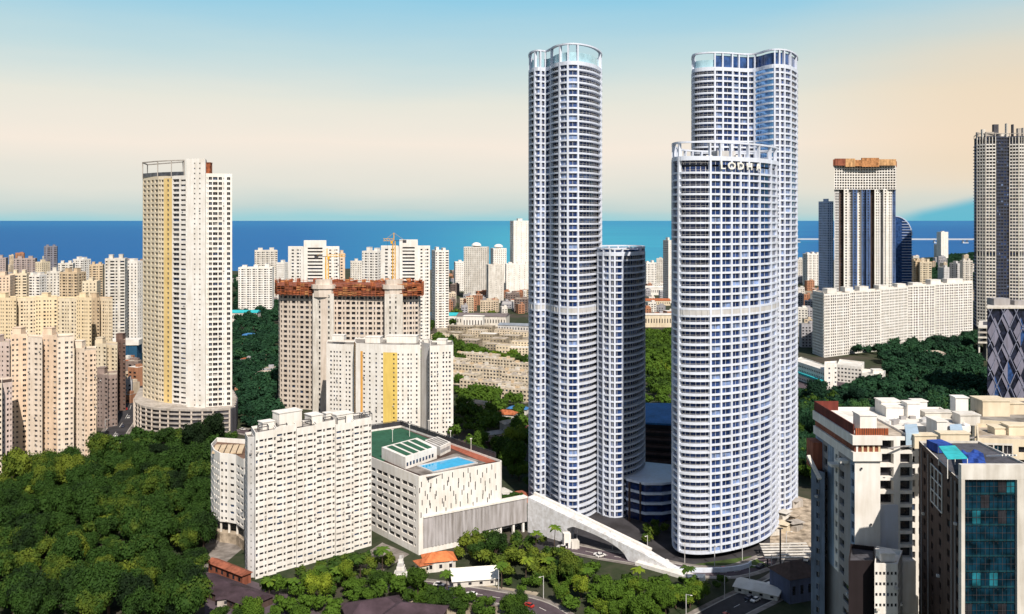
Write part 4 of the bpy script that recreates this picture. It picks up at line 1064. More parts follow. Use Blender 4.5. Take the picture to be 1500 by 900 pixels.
for x, D2, h_, w_ in ((1432,915,6,2.2),(1440,905,8,3),(1449,903,5,8),(1458,905,13,5),(1474,905,14,1.2),(1483,905,13,1.2),(1492,905,9,3),(1500,910,10,4),(1466,915,5,10)):
    p = P(x, D2*1.25); m = MB(); m.box((p.x, p.y, zQ-1), w_*1.25, 4, h_*1.25); m.build('roof_stub', random.choice((CONC, DGREY, WHITE2)), Qb.root)
m = MB()
for i in range(9):
    a, b = qp[i], qp[i+1]; m.beam((a.x,a.y,zQ+3.5),(b.x,b.y,zQ+3.5), .8, 0, .8); m.beam((a.x,a.y,zQ-.5),(a.x,a.y,zQ+4), .8)
m.build('roof_frame', CONC, Qb.root)
Qb.finish(CONC)
r = empty('podium_building', 'low white stilted podium at the foot of the dark banded tower', 'building')
for k in range(4):
    m = MB(); pp_ = [P(1433, 880), P(1520, 872), P(1530, 925), P(1434, 935)]; m.prism(pp_, 18+k*5, 19.4+k*5, 0, None, True); m.build('deck', WHITE2 if k != 2 else CONC, r)
for x in (1434, 1446, 1458, 1470, 1482, 1494): p = P(x, 884); m = MB(); m.box((p.x, p.y, 0), 1.4, 1.4, 34); m.build('column', WHITE2, r)
m = MB(); m.prism([P(1440, 895), P(1520, 890), P(1520, 920), P(1440, 925)], 0, 34.5); m.build('core', DGREY, r)
# ---- diamond patterned glass building
r = empty('glass_office_building', 'dark glass office block with a large diamond lattice facade, right edge', 'office building')
D_ = 655; x0 = P(1446, D_).x; x1 = P(1530, D_).x; z0_, z1_ = 4, ZT(452, D_)
m = MB(); xk = P(1449, D_+40).x; m.prism([Vector((x0, D_, 0)), Vector((x1, D_, 0)), Vector((x1+20, D_+40, 0)), Vector((xk, D_+40, 0))], 0, z1_); m.build('body', glass('charcoal_curtain_glass', (.014,.017,.035), rough=.2), r)
BASES.append([(x0,D_),(x1,D_),(x1,D_+40),(x0,D_+40)])
cw_ = 9.6; ch = (z1_-z0_)/3.3
LAT = plaster('mauve_grey_panel', (.22,.22,.30), .12, rough=.5)
nx_ = 5
for i in range(nx_):
    for j in range(8):
        xa, xm_, xb = x0+i*cw_, x0+(i+.5)*cw_, x0+(i+1)*cw_
        zc_ = z0_+j*ch/2+(0 if i % 2 else ch/2)
        if j % 2 or zc_ > z1_-2: continue
        zl, zu = max(zc_-ch/2, 1), min(zc_+ch/2, z1_)
        m = MB(); y_ = D_-.5
        m.ngon([(xa, y_, zc_), (xm_, y_-.6, zl), (xm_, y_-.9, zu)] if j else [(xa, y_, zc_), (xm_, y_-.6, zl), (xm_, y_-.9, zu)])
        m.build('facade_panel', LAT, r)
        m = MB(); m.ngon([(xm_+.02, y_-.9, zu), (xm_+.02, y_-.6, zl), (xb, y_, zc_)]); m.build('facade_panel', BG if (i+j) % 3 == 0 else LAT, r)
m = MB()
for i in range(-4, 6):
    for sg in (1, -1):
        pts_ = []
        a = Vector((x0+i*cw_, D_-1.5, z0_ if sg > 0 else z1_)); 
        L_ = (z1_-z0_)/ch*cw_
        b = Vector((a.x+L_, D_-1.5, z1_ if sg > 0 else z0_))
        ta = max(0, (x0-a.x)/L_); 
        if ta < 1: m.beam(a.lerp(b, ta), b, .45, 0)
m.build('lattice', plaster('pale_lattice_metal', (.24,.26,.36), .1, rough=.4), r)
m = MB(); m.prism([Vector((x0-1, D_-2, 0)), Vector((x1, D_-2, 0)), Vector((x1+20, D_+41, 0)), Vector((xk-1, D_+41, 0))], z1_, z1_+1.4, 0, None, True); m.build('roof', WHITE2, r)
m = MB(); m.box((x0+16, D_+14, z1_+1.4), 12, 10, 5); m.box((x0+30, D_+14, z1_+1.4), 8, 8, 3.5); m.build('plant_room', GREY, r)
# ---- school / institute
Tb = Bld('institute_building', 'low white institute block with a turquoise strip, right of the curved towers', 'building', mats=[WHITE, plaster('pale_blue_sheet', (.42,.56,.70), .1)])
tw_ = (3, 1.8, 1.4, 1, 0, .3)
Tb.mass([P(1160, 790), P(1207, 735), P(1222, 745), P(1174, 806)], 0, 16, 3.6, {0: [tw_], 'd': [tw_]}, parapet=.8)
Tb.mass([P(1207.5, 733), P(1226, 738), P(1226, 752), P(1208, 748)], 0, 21, 3.6, {0: [(4,0,0,0,0,.3), tw_], 'd': [tw_]})
m = MB(); a, b = P(1160, 788), P(1205, 734); m.beam((a.x,a.y-1,7),(b.x,b.y-1,7), 3.2, 0, 1.6); m.build('turquoise_strip', CYAN, Tb.root)
Tb.finish(ROOFW)
b = Bld('institute_building', 'stepped white annex with a long pale roof amid the dark trees', 'building', mats=[WHITE])
b.mass([P(1226, 770), P(1262, 758), P(1266, 784), P(1230, 800)], 0, 15, 3.6, [tw_]); b.mass([P(1262, 750), P(1296, 742), P(1297, 762), P(1264, 772)], 0, 11, 3.6, [tw_]); b.rbox(tuple(P(1284, 752, 10.2)), 8, 5, 3.5); b.finish(ROOFW)
# ---- sea bridge
r = empty('sea_bridge', 'long pale concrete bridge crossing the sea on paired piers', 'bridge')
D_ = 5300; m = MB(); m.beam((1400, 5700, 20), (3200, 5400, 24), 30, 0, 9); m.build('deck', plaster('bridge_concrete', (.52,.56,.60), .06), r)
for k in range(11):
    t = (k+.5)/11; x = 1400+t*1800; y = 5700-t*300; m = MB()
    for s_ in (-9, 9): m.beam((x+s_, y, -3), (x+s_*1.6, y, 18+t*4), 9)
    m.box((x, y, -2), 36, 20, 6); m.build('pier', plaster('bridge_concrete', (.52,.56,.60), .06), r)

#==== FOREGROUND RIGHT
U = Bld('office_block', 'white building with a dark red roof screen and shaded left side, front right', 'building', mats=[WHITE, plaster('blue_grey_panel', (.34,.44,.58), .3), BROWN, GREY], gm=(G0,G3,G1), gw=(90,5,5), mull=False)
X0, XA, X1, D0, D1 = 92.7, 99.6, 109.2, 240, 271; zU = 82
# left shaded face
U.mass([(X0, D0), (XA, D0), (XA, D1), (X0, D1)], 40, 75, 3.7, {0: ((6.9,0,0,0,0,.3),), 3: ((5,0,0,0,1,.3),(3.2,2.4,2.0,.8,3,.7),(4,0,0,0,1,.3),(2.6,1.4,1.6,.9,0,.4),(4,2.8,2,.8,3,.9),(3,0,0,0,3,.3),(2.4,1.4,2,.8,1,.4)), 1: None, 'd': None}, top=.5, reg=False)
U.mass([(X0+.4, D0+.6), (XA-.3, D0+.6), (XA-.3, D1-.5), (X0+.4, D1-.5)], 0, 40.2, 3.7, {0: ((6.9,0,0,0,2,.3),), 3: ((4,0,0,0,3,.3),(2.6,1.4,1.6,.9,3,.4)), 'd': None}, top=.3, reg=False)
for (z0_, z1_, e, mi) in ((75.02, 77.4, .7, 0), (77.42, 79.4, .1, 2), (79.42, 82, .9, 0)):
    m = MB(); m.prism([Vector((X0-e, D0-e, 0)), Vector((XA+e*.2, D0-e, 0)), Vector((XA+e*.2, D1, 0)), Vector((X0-e, D1, 0))], z0_, z1_, 0, None, True)
    m.build('balcony_band' if mi == 0 else 'terrace_wall', WHITE if mi == 0 else BRICK, U.root)
for x in (93.2, 94.7, 96.2, 97.7, 99.2): m = MB(); m.box((x, D0-.1, 77.42), .5, .5, 2.0); m.build('post', YCREAM if x > 93.5 else WHITE, U.root)
# rooftop red screen
m = MB(); m.beam((X0-.3, D0, 83.4), (X0-.3, D1, 83.4), .3, 0, 2.8); m.beam((X0-.3, D1, 83.4), (XA, D1, 83.4), .3, 0, 2.8); m.build('roof_screen', plaster('dark_red_screen', (.17,.035,.025), .3), U.root)
m = MB(); m.beam((X0-.1, D0-.3, 82.9), (XA+2, D0-.3, 82.9), .3, 0, 1.8); m.build('roof_screen', plaster('bright_rust_screen', (.50,.13,.05), .3), U.root)
for i in range(14): m = MB(); m.beam((X0+i*.6, D0-.5, 82.0), (X0+i*.6, D0-.5, 83.9), .12); m.build('screen_rib', BROWN, U.root)
m = MB(); m.box((97.6, D0+5.5, 82), 4.6, 5, 4.4); m.box((97.6, D0+5.5, 86.4), 5, 5.4, .3); m.build('lift_housing', WHITE, U.root)
m = MB(); m.box((96.2, D0-.15, 45), 6.4, .6, 4.2); m.build('signboard_frame', plaster('weathered_ochre_panel', (.58,.36,.20), .4, scale=.6), U.root)
m = MB(); m.box((91.6, D0+6, 73.0), 2.2, 3, .8); m.box((91.6, D0+13, 70.0), 2.2, 3, .8); m.build('window_hood', WHITE, U.root)
# right part: white with open dark balconies
U.mass([(XA+.05, D0+2), (X1, D0+2), (X1, D1-4), (XA+.05, D1-4)], 40, 81, 3.75, {0: ((.6,0,0,0,0,.3),(3.9,3.8,2.75,.7,0,1.8),(1.7,0,0,0,0,.3),(3.4,3.3,2.75,.7,0,1.8)), 'd': [(5,0,0,0,0,.3)]}, top=.8, parapet=.6)
m = MB(); m.box((XA+2.9, D0+1.75, 46), 5.2, .4, 16.5); m.build('blank_panel', plaster('pale_shaded_panel', (.62,.66,.76), .05), U.root)  # white panel with its shade put into the pale blue colour
m = MB(); m.box((104.3, D0+1.0, 34), 9.4, 3, 14); m.build('buttress', WHITE, U.root)
m = MB(); m.box((XA+6, D0+1.5, 20), 9, 2, 18); m.build('lower_wall', WHITE, U.root)
for i, (x, y) in enumerate(((1262,688),(1276,770),(1305,690))):
    p = P(x, 239.6, ZT(y, 239.6)); m = MB(); m.box(tuple(p), .5, .2, .5); m.build('wall_vent', STEEL, U.root)
U.finish(ROOFB)
# white low block with rows of small windows in front
b = Bld('apartment_block', 'small white block with rows of tiny windows in front of the red topped building', 'apartment block', mats=[WHITE, BROWN], mull=False)
D_ = 222; zt = ZT(826, D_)
b.mass([P(1281, D_), P(1315, D_), P(1322, D_+9), P(1284, D_+12)], 0, zt, 2.7, {0: [(1.05,.6,.8,1.0,0,.2)], 1: [(2,.8,1,.9,0,.2)], 'd': [(3,0,0,0,0,.2)]}, top=1.2, reg=False)
b.rbox(tuple(P(1297, D_+4, zt-.5)), 3.4, 3, 1.9); b.finish(ROOFW)
b = Bld('dark_block', 'windowless dark brown block left of the small white block', 'building', mats=[plaster('black_brown_cladding', (.018,.012,.014), .2)], mull=False)
b.mass([P(1243, 226), P(1280.5, 226), P(1281, 236), P(1246, 238)], 0, ZT(822, 226), 3.2, {0: ((4,0,0,0,0,.2),), 'd': None}, top=.8, reg=False); b.finish(DGREY)
# slim shaded annex on the left
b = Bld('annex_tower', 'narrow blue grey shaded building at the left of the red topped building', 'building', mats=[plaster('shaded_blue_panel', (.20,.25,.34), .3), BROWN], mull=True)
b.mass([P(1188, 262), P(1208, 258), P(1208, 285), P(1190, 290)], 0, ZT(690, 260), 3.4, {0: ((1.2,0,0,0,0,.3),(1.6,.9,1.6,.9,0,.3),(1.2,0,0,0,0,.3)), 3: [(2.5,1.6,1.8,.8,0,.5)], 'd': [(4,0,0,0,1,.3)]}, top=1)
m = MB(); a = P(1184, 262, ZT(668, 262)); c = P(1201, 255, ZT(702, 255)); m.beam(a, c, 1.0, 0, .7); m.build('sloping_rail', WHITE2, b.root)
m = MB(); m.box(tuple(P(1196, 268, ZT(690, 260)-1)), 4, 6, 8); m.build('stair_tower', BRICK, b.root); b.finish(BROWN)
# teal glass block
V = Bld('glass_office_building', 'teal glass fronted office block with a white frame and dark brown side, bottom right corner', 'office building', mats=[WHITE2, BROWN, DGREY], gm=(TG, TG2, G0), gw=(78,16,6))
vx0, vx1, vd0, vd1 = 101.0, 124, 200, 236; zV = ZT(684, 200)
sidep = tuple([(3.2, 2.2, 2.2, .8, 1, .5)]*6+[(6,0,0,0,1,.3)]+[(4,2.8,2.4,.7,2,.4)]*3)
V.mass([(vx0, vd0+.5), (vx1, vd0+.5), (vx1, vd1), (108.2, vd1)], 0, zV-3.1, 3.5, {0: ((22,0,0,0,1,.3),), 3: [(5,0,0,0,1,.3), (3,2.2,1.8,1.0,1,.4)], 'd': None}, top=.5, parapet=.5)
x = vx0+.75; xe = P(1487, 200).x; ncol = 6; cwid = (xe-x)/ncol
for f_ in range(9):
    zt_ = zV-2.8-f_*3.5
    for k in range(ncol):
        m = MB(); g_ = random.choices((0, 1, 2), (80, 4, 16))[0] if k != 1 else random.choices((0, 1), (60, 40))[0]
        a = x+k*cwid; sp_ = .28
        m.quad((a+.05, vd0, zt_-3.5+.5), (a+cwid-.05, vd0, zt_-3.5+.5), (a+cwid-.05, vd0, zt_-.1), (a+.05, vd0, zt_-.1), g_)
        m.quad((a+.05, vd0-.03, zt_-3.45), (a+cwid-.05, vd0-.03, zt_-3.45), (a+cwid-.05, vd0-.03, zt_-3.02), (a+.05, vd0-.03, zt_-3.02), 3)
        m.beam((a+cwid*.5, vd0-.06, zt_-3.0), (a+cwid*.5, vd0-.06, zt_-.1), .07, 4); m.beam((a+.05, vd0-.06, zt_-1.6), (a+cwid-.05, vd0-.06, zt_-1.6), .06, 4)
        m.build('window', [TG, TG2, G0, glass('teal_spandrel', (.006,.04,.055), rough=.3), STEEL], V.root)
for (xa, xb, z0_, z1_, nm) in ((vx0-.1, vx0+.7, 20, zV-2.72, 'corner_pier'), (xe+.05, xe+9, 20, zV-2.72, 'corner_pier'), (vx0-.12, xe+9, zV-2.7, zV+.6, 'top_beam')):
    m = MB(); m.box(((xa+xb)/2, vd0-.1, z0_), xb-xa, 1.3, z1_-z0_); m.build(nm, WHITE2, V.root)
# white grid on the dark side, service pipes
m = MB()
for k in range(4):
    t0 = .38+k*.09; 
    for j in range(4):
        za_ = zV-7-j*2.6
    a = Vector((vx0+(108.2-vx0)*t0-.25, vd0+(vd1-vd0)*t0, zV-15)); m.beam(a, a+Vector((0,0,9.5)), .22)
for j in range(4):
    t0, t1_ = .38, .65; a = Vector((vx0+7.2*t0-.25, vd0+36*t0, zV-15+j*3.1)); c = Vector((vx0+7.2*t1_-.25, vd0+36*t1_, zV-15+j*3.1)); m.beam(a, c, .22)
m.build('white_grid', WHITE, V.root)
m = MB()
for t0 in (.08, .16, .72, .9):
    a = Vector((vx0+7.2*t0-.3, vd0+36*t0, zV-50)); m.beam(a, a+Vector((0,0,46)), .2)
m.build('service_pipe', GREY, V.root)
zz = zV-3.4
m = MB(); q4 = [G(1375, 654, zV+1.2), G(1399, 653, zV+1.2), G(1417, 671, zV+1.2), G(1388, 672, zV+1.2)]; m.prism(ccw(q4), zV+1.0, zV+1.25, 0, None, True); m.build('canopy', CYAN, V.root)
for p in q4: m = MB(); m.beam((p.x,p.y,zz), (p.x,p.y,zV+1), .15); m.build('canopy_post', WHITE, V.root)
m = MB(); q4 = [G(1405, 662, zV-1), G(1437, 660, zV-1), G(1447, 682, zV-1), G(1412, 684, zV-1)]
for i in range(6):
    for j in range(6):
        f_ = lambda s_, t_: q4[0].lerp(q4[1], s_).lerp(q4[3].lerp(q4[2], s_), t_)+Vector((0,0,.5*math.sin(s_*11)*math.cos(t_*9)))
        m.quad(f_(i/6,j/6), f_((i+1)/6,j/6), f_((i+1)/6,(j+1)/6), f_(i/6,(j+1)/6))
m.build('tarpaulin', BLUET, V.root)
m = MB()
for i in range(5): a = G(1445+i*5, 668, zV-.5); m.beam(a, a+Vector((1.6,-4,1.2)), .35)
m.build('roof_pipes', WHITE, V.root)
m = MB(); m.box(tuple(G(1376, 660, zz)), 4, 5, 2.2, .1); m.build('plant_box', BLUET, V.root)
V.finish(DGREY)
# cream building right of the glass one
b = Bld('office_block', 'cream office block with dark window strips behind the teal glass block', 'building', mats=[CREAM, WHITE2], gm=(G0, TG, TG2), gw=(60,25,15), mull=True)
b.mass([P(1432, 246), P(1540, 243), P(1545, 262), P(1430, 264)], 0, ZT(642, 246), 3.6, {0: ((1.6,0,0,0,0,.3),(2.3,2.0,2.4,.6,1,.5),(2.3,2.0,2.4,.6,1,.5),(2.3,2.0,2.4,.6,1,.5),(1.2,0,0,0,0,.3),(8,7.6,1.7,1.1,0,.8)), 'd': None}, top=1.2, reg=False)
b.rbox(tuple(P(1490, 255, ZT(642, 246)-1)), 7, 4, 2.6); b.rbox(tuple(P(1462, 256, ZT(642, 246)-1)), 4, 4, 1.8); b.finish(ROOFB)
# rooftops behind
b = Bld('rooftop_block', 'cluttered cream roofed block with white tanks and stair rooms, behind the red topped building', 'building', mats=[WHITE, CREAM], mull=False)
zW = 79
b.mass([(104, 263), (136, 263), (140, 290), (102, 290)], 0, zW, 3.6, {0: [(4,3,2,.9,0,.6)], 3: [(5,2,2,.8,0,.5)], 'd': None}, top=1.2, parapet=1.0, reg=False)
for (x, y, sx, sy, sz, mt, nm) in ((1312,604,8,5,3,WHITE,'stair_room'),(1334,606,4,4,4.5,WHITE,'stair_room'),(1300,600,6,5,4,WHITE,'water_tank'),(1372,606,9,4,1.6,WHITE2,'stair_room'),(1330,640,4,3,2.4,BROWN,'plant_room'),
      (1415,616,6,5,3.0,WHITE2,'stair_room'),(1372,632,3,6,4.4,WHITE,'water_tank'),(1395,645,8,3,3,CREAM,'stair_room'),(1352,650,6,3,3.4,CREAM,'stair_room'),(1405,598,4,4,4.6,WHITE,'water_tank'),(1345,596,4,4,3,WHITE,'water_tank')):
    p = G(x, y, zW); b.rbox((p.x, p.y, zW-1), sx, sy, sz, random.uniform(-.05,.05), mt, nm)
m = MB(); q4 = [G(1325, 622, zW+3), G(1343, 621, zW+3), G(1346, 634, zW+3), G(1327, 635, zW+3)]; m.prism(ccw(q4), zW-.8, zW+3, 0); m.build('skylight', plaster('pale_blue_sheet', (.42,.56,.70), .1), b.root)
m = MB(); q4 = [G(1391, 625, zW), G(1408, 624, zW), G(1412, 638, zW), G(1393, 639, zW)]; m.prism(ccw(q4), zW-.8, zW+.6, 0); m.build('skylight', plaster('pale_blue_sheet', (.42,.56,.70), .1), b.root)
for i in range(60):
    p = G(random.uniform(1300, 1440), random.uniform(606, 668), zW); m = MB(); sz_ = random.uniform(.8, 1.6)
    if not (104 < p.x < 136 and 264 < p.y < 288): continue
    m.box((p.x, p.y, zW-1), sz_*random.uniform(.8,2), sz_, sz_*.9, random.random()); m.build('air_conditioner', random.choice((WHITE, LGREY, GREY)), b.root)
m = MB()
for i in range(6): a = G(1300+i*24, 655-i*3, zW); m.beam((a.x,a.y,zW-.4),(a.x+9,a.y+4,zW-.4), .3)
m.build('roof_pipes', GREY, b.root)
b.finish(ROOFW)
b = Bld('rooftop_block', 'lower cream block at the far right with a flat empty roof', 'building', mats=[CREAM]); 
b.mass([P(1428, 285), P(1510, 280), P(1520, 320), P(1424, 320)], 0, 76, 3.6, {0: [(4,3,2,.9,0,.6)], 'd': None}, top=1.2, reg=False); b.rbox(tuple(P(1450, 298, 75)), 9, 8, 5); b.rbox(tuple(P(1480, 300, 75)), 6, 6, 3.5); b.finish(ROOFG)

# podium between the curved towers
r = empty('podium_building', 'dark glass podium with white bands between the two curved tower pairs', 'building')
arc = [P(903, 432), P(918, 418), P(945, 411), P(970, 411), P(990, 414), P(1000, 440), P(905, 452)]
for k in range(4):
    z_ = 3.5+k*4.6; m = MB(); m.prism(arc, z_, z_+1.1, 0, None, True); m.build('floor_band', BLUEWHITE, r)
m = MB(); m.prism([q_*1.0+Vector((0,1.2,0)) for q_ in arc], 0, 17.6); m.build('glass_body', T0, r)
for x in (922, 938, 954, 970): p = P(x, 413); m = MB(); m.box((p.x, p.y, 0), .9, .9, 18); m.build('column', BROWN, r)
BASES.append([tuple(q_.xy) for q_ in arc])
r = empty('parking_building', 'brown open sided parking building with a blue roof behind the dark podium', 'building')
pk = [P(938, 500), P(990, 495), P(995, 540), P(936, 545)]
for k in range(5): m = MB(); m.prism(pk, 4+k*4.2, 5.1+k*4.2, 0, None, True); m.build('deck', plaster('brown_deck', (.16,.10,.09), .2), r)
m = MB(); m.prism([P(942, 505), P(990, 500), P(992, 535), P(942, 540)], 0, 25); m.build('core', STEEL, r)
m = MB(); m.prism([P(936, 497), P(992, 492), P(996, 548), P(934, 550)], 26, 27, 0, None, True); m.build('roof', BLUER, r)
BASES.append([tuple(q_.xy) for q_ in pk])

#==== SMALL HOUSES, SHEDS
def hip(name, label, x, y, wd, dp, h, rh, rot, wm, rm, cat='house', group=None, gable=False, parts=True, windows=True):
    p = G(x, y); c, s_ = math.cos(rot), math.sin(rot)
    T_ = lambda a, b, z: (p.x+a*c-b*s_, p.y+a*s_+b*c, z)
    r = empty(name, label, cat, group)
    m = MB(); m.prism([Vector(T_(-wd/2,-dp/2,0)), Vector(T_(wd/2,-dp/2,0)), Vector(T_(wd/2,dp/2,0)), Vector(T_(-wd/2,dp/2,0))], 0, h); m.build('wall', wm, r)
    m = MB(); e = .7; k = 0 if gable else min(wd, dp)*.45
    A_, B_, C_, D_ = T_(-wd/2-e,-dp/2-e,h), T_(wd/2+e,-dp/2-e,h), T_(wd/2+e,dp/2+e,h), T_(-wd/2-e,dp/2+e,h); R0, R1_ = T_(-wd/2-e+k,0,h+rh), T_(wd/2+e-k,0,h+rh)
    m.quad(A_,B_,R1_,R0); m.quad(C_,D_,R0,R1_); m.ngon([B_,C_,R1_]); m.ngon([D_,A_,R0]); m.quad(D_,C_,B_,A_); m.build('roof', rm, r)
    if windows:
        n = max(1, int(wd/3.5))
        for i in range(n):
            q = T_(-wd/2+(i+.5)*wd/n, -dp/2-.04, h*.35); m = MB(); m.box(q, 1.2, .1, h*.35, rot); m.build('window', G0, r)
        q = T_(-wd/2-.04, 0, 0.02); m = MB(); m.box(q, .1, 1.2, 2.2, rot); m.build('door', BROWN, r)
    BASES.append([T_(-wd/2-1,-dp/2-1,0)[:2], T_(wd/2+1,-dp/2-1,0)[:2], T_(wd/2+1,dp/2+1,0)[:2], T_(-wd/2-1,dp/2+1,0)[:2]])
    return r
hip('bungalow', 'bungalow with a bright orange tiled roof beside the ribbed wall', 643, 832, 12, 8.5, 4.2, 2.4, .25, WHITE2, plaster('orange_tiles', (.72,.22,.08), .2, scale=.4))
hip('bungalow', 'bungalow with a low orange brown roof, half hidden left of the bright orange one', 622, 836, 6, 6, 3.4, 1.6, .5, CREAM, TERRA)
hip('hall', 'wide hall with a bare white pitched roof amid the front trees', 694, 852, 17, 10, 2.6, 3.2, .18, WHITE2, plaster('bare_white_roof', (.80,.78,.72), .05), gable=True, cat='hall')
hip('shed', 'long mauve roofed shed running down at the bottom left of the white slab', 338, 876, 34, 11, 3, 2.4, -.62, BROWN, ROOFP, gable=True, cat='shed')
hip('shed', 'narrow rust roofed shed against the left block podium', 336, 846, 22, 4, 4, 1.2, -.65, BRICK, BRICK, gable=True, cat='shed')
hip('shed', 'dark mauve roofed shed at the bottom centre, left one', 548, 905, 20, 14, 3.5, 3.0, .35, BROWN, ROOFP, cat='shed')
hip('shed', 'dark mauve roofed shed at the bottom centre, right one', 606, 912, 20, 14, 3.5, 3.2, -.2, BROWN, ROOFP, cat='shed')
hip('shed', 'small grey purple shed among bushes at the lower left', 331, 884, 6, 6, 3, 1.2, .3, CONC, ROOFP, cat='shed')
hip('house', 'brown domed roof house left of the red topped building', 1165, 872, 14, 12, 9, 4, .35, plaster('slate_blue_render', (.10,.12,.20), .15), BROWN)
hip('shed', 'white corrugated roof shed at the lower right roadside', 1112, 868, 16, 9, 2.2, 1.2, -.55, WHITE2, ROOFW, gable=True, cat='shed')
# shrine
r = empty('shrine', 'small white stepped temple spire in front of the white slab', 'shrine'); p = G(587, 850)
m = MB(); m.box((p.x,p.y,0), 5, 5, 3); m.build('wall', WHITE, r)
for k in range(5): m = MB(); m.box((p.x,p.y,3+k*1.3), 3.6-k*.65, 3.6-k*.65, 1.25); m.build('spire_tier', WHITE if k % 2 else LGREY, r)
# low-rise rows between the white block and the slender skyscraper
rowm = [plaster('row_house_render', (.76,.66,.52), .2, scale=.2), plaster('row_house_roof', (.66,.58,.48), .3, streak=.05, scale=.2)]
def rowhouse(x, y, L, rot, k):
    p = G(x, y); b = Bld('row_house', 'long low cream tenement block with a stained roof among the trees', 'house', 'rows of low cream tenements', mats=[rowm[0], CREAM], small=True)
    c, s_ = math.cos(rot), math.sin(rot); dp = 11; T_ = lambda a, bb: Vector((p.x+a*c-bb*s_, p.y+a*s_+bb*c, 0))
    b.mass([T_(-L/2,-dp/2), T_(L/2,-dp/2), T_(L/2,dp/2), T_(-L/2,dp/2)], 0, 9.5, 3.0, [(3.2,1.9,1.5,.9,0,.5)], top=.6, parapet=.4)
    for i in range(int(L/7)):
        q = T_(-L/2+3+i*7+random.uniform(-1,1), random.uniform(-3,3)); m = MB(); m.box((q.x,q.y,9.1), random.uniform(1.6,4), 2.2, random.uniform(1,2.4), rot); m.build('water_tank', random.choice((WHITE2, CONC, TAN)), b.root)
    b.finish(rowm[1])
for k, (x, y, L) in enumerate([(690,548,46),(735,556,50),(770,566,40),(676,562,34),(722,575,55),(762,586,40),(700,532,44),(745,540,50),(668,540,26),(780,548,40)]): rowhouse(x, y, L, -.42, k)
rb = [(652,497),(668,494),(684,500),(700,493),(716,498),(732,505),(750,498),(764,508),(690,508),(722,512),(742,516),(768,520),(676,487),(708,486),(738,490),(762,492)]
for k, (x, y) in enumerate(rb):
    b = Bld('flat_roofed_house', 'low sand coloured flat roofed house in the dusty settlement', 'house', 'houses of the dusty settlement', mats=[random.choice((rowm[0], CREAM, SAND2))], small=True)
    p = G(x, y); s1, s2, a_ = random.uniform(16, 34), random.uniform(12, 18), -.35+random.uniform(-.2,.2); c, s_ = math.cos(a_), math.sin(a_)
    T_ = lambda u_, v_: Vector((p.x+u_*c-v_*s_, p.y+u_*s_+v_*c, 0))
    b.mass([T_(-s1/2,-s2/2), T_(s1/2,-s2/2), T_(s1/2,s2/2), T_(-s1/2,s2/2)], 0, random.uniform(5, 9), 3.0, [(3.5,1.6,1.4,.9,0,.4)], top=.5, parapet=.4); b.finish(random.choice((rowm[1], ROOFB, ROOFB, ROOFW)))
hip('shed', 'shed with a turquoise roof beside the stepped tower', 650, 474, 48, 26, 12, 3, -.1, WHITE, CYAN, gable=True, cat='shed')
hip('shed', 'big grey roofed shed right of the turquoise roof', 708, 476, 66, 34, 13, 3, -.15, WHITE2, plaster('grey_brown_sheet', (.20,.17,.17), .15), gable=True, cat='shed')
hip('hall', 'tall white hall in front of the big grey roofed shed', 694, 482, 26, 14, 17, 1, -.15, WHITE, ROOFW, cat='hall')
hip('shed', 'low grey shed with a blue end near the slender skyscraper', 755, 485, 40, 20, 8, 2, -.3, LGREY, plaster('blue_grey_sheet', (.30,.34,.40), .2), gable=True, cat='shed')
hip('shed', 'small bright blue roofed shed in the woods', 759, 606, 14, 8, 4, 1.5, -.3, WHITE2, BLUER, cat='shed')
hip('pavilion', 'terracotta red terrace pavilion behind the pool building', 752, 735, 16, 10, 3, 2, .5, TERRA, BRICK, cat='pavilion')
hip('shed', 'turquoise roofed shed in the shaded valley left of the netted slab', 357, 470, 42, 20, 12, 3, 0, WHITE2, CYAN, gable=True, cat='shed')
hip('shed', 'blue tarpaulin roofed shed in the shaded valley', 366, 498, 16, 12, 6, 2, .2, DGREY, BLUER, cat='shed')
hip('hall', 'cream arcaded hall under the turquoise shed in the valley', 356, 480, 42, 16, 8, 1, 0, CREAM, ROOFB, cat='hall')
hip('house', 'pale roofed house in the lower part of the shaded valley', 392, 556, 18, 10, 6, 2, .1, CREAM, ROOFB)
hip('house', 'small white house in the middle of the shaded valley', 376, 540, 9, 7, 5, 1.5, .4, WHITE2, ROOFG)
hip('house', 'pinkish house on the dark wooded slope below the cream slab', 1368, 528, 18, 12, 8, 2, -.2, plaster('pinkish_paint', (.68,.56,.52), .12), ROOFB)
hip('house', 'white rooted house right of the pinkish house on the dark slope'.replace('rooted', 'roofed'), 1393, 531, 10, 8, 4, 1.5, .3, WHITE, ROOFW)
hip('shed', 'grey shed with a long roof between curved towers and the beach', 962, 432, 60, 20, 14, 3, 0, WHITE, ROOFW, gable=True, cat='shed')
hip('hall', 'cream hall with dark openings seen between the curved towers', 960, 478, 46, 24, 16, 1, 0, CREAM, ROOFW, cat='hall')
hip('shed', 'rust roofed shed in the gap between the curved towers', 960, 447, 46, 22, 8, 3, 0, CREAM, TERRA, gable=True, cat='shed')
hip('shed', 'long brown roofed shed in the clearing behind the pool building', 705, 655, 26, 8, 4, 1.6, .5, BROWN, plaster('brown_sheet', (.20,.13,.10), .3), cat='shed')
hip('shed', 'short grey roofed shed in the clearing behind the pool building', 727, 643, 14, 8, 4, 1.6, .5, CREAM, ROOFG, cat='shed')
hip('house', 'pale roofed house at the edge of the wood behind the pool building', 748, 632, 12, 9, 6, 2, .4, WHITE2, ROOFB)
hip('house', 'cream house standing in the wood below the tenements', 700, 604, 14, 9, 7, 2, -.4, CREAM, ROOFB)
hip('house', 'red roofed house standing in the wood below the tenements', 742, 618, 13, 9, 6, 2.4, -.3, WHITE2, TERRA)
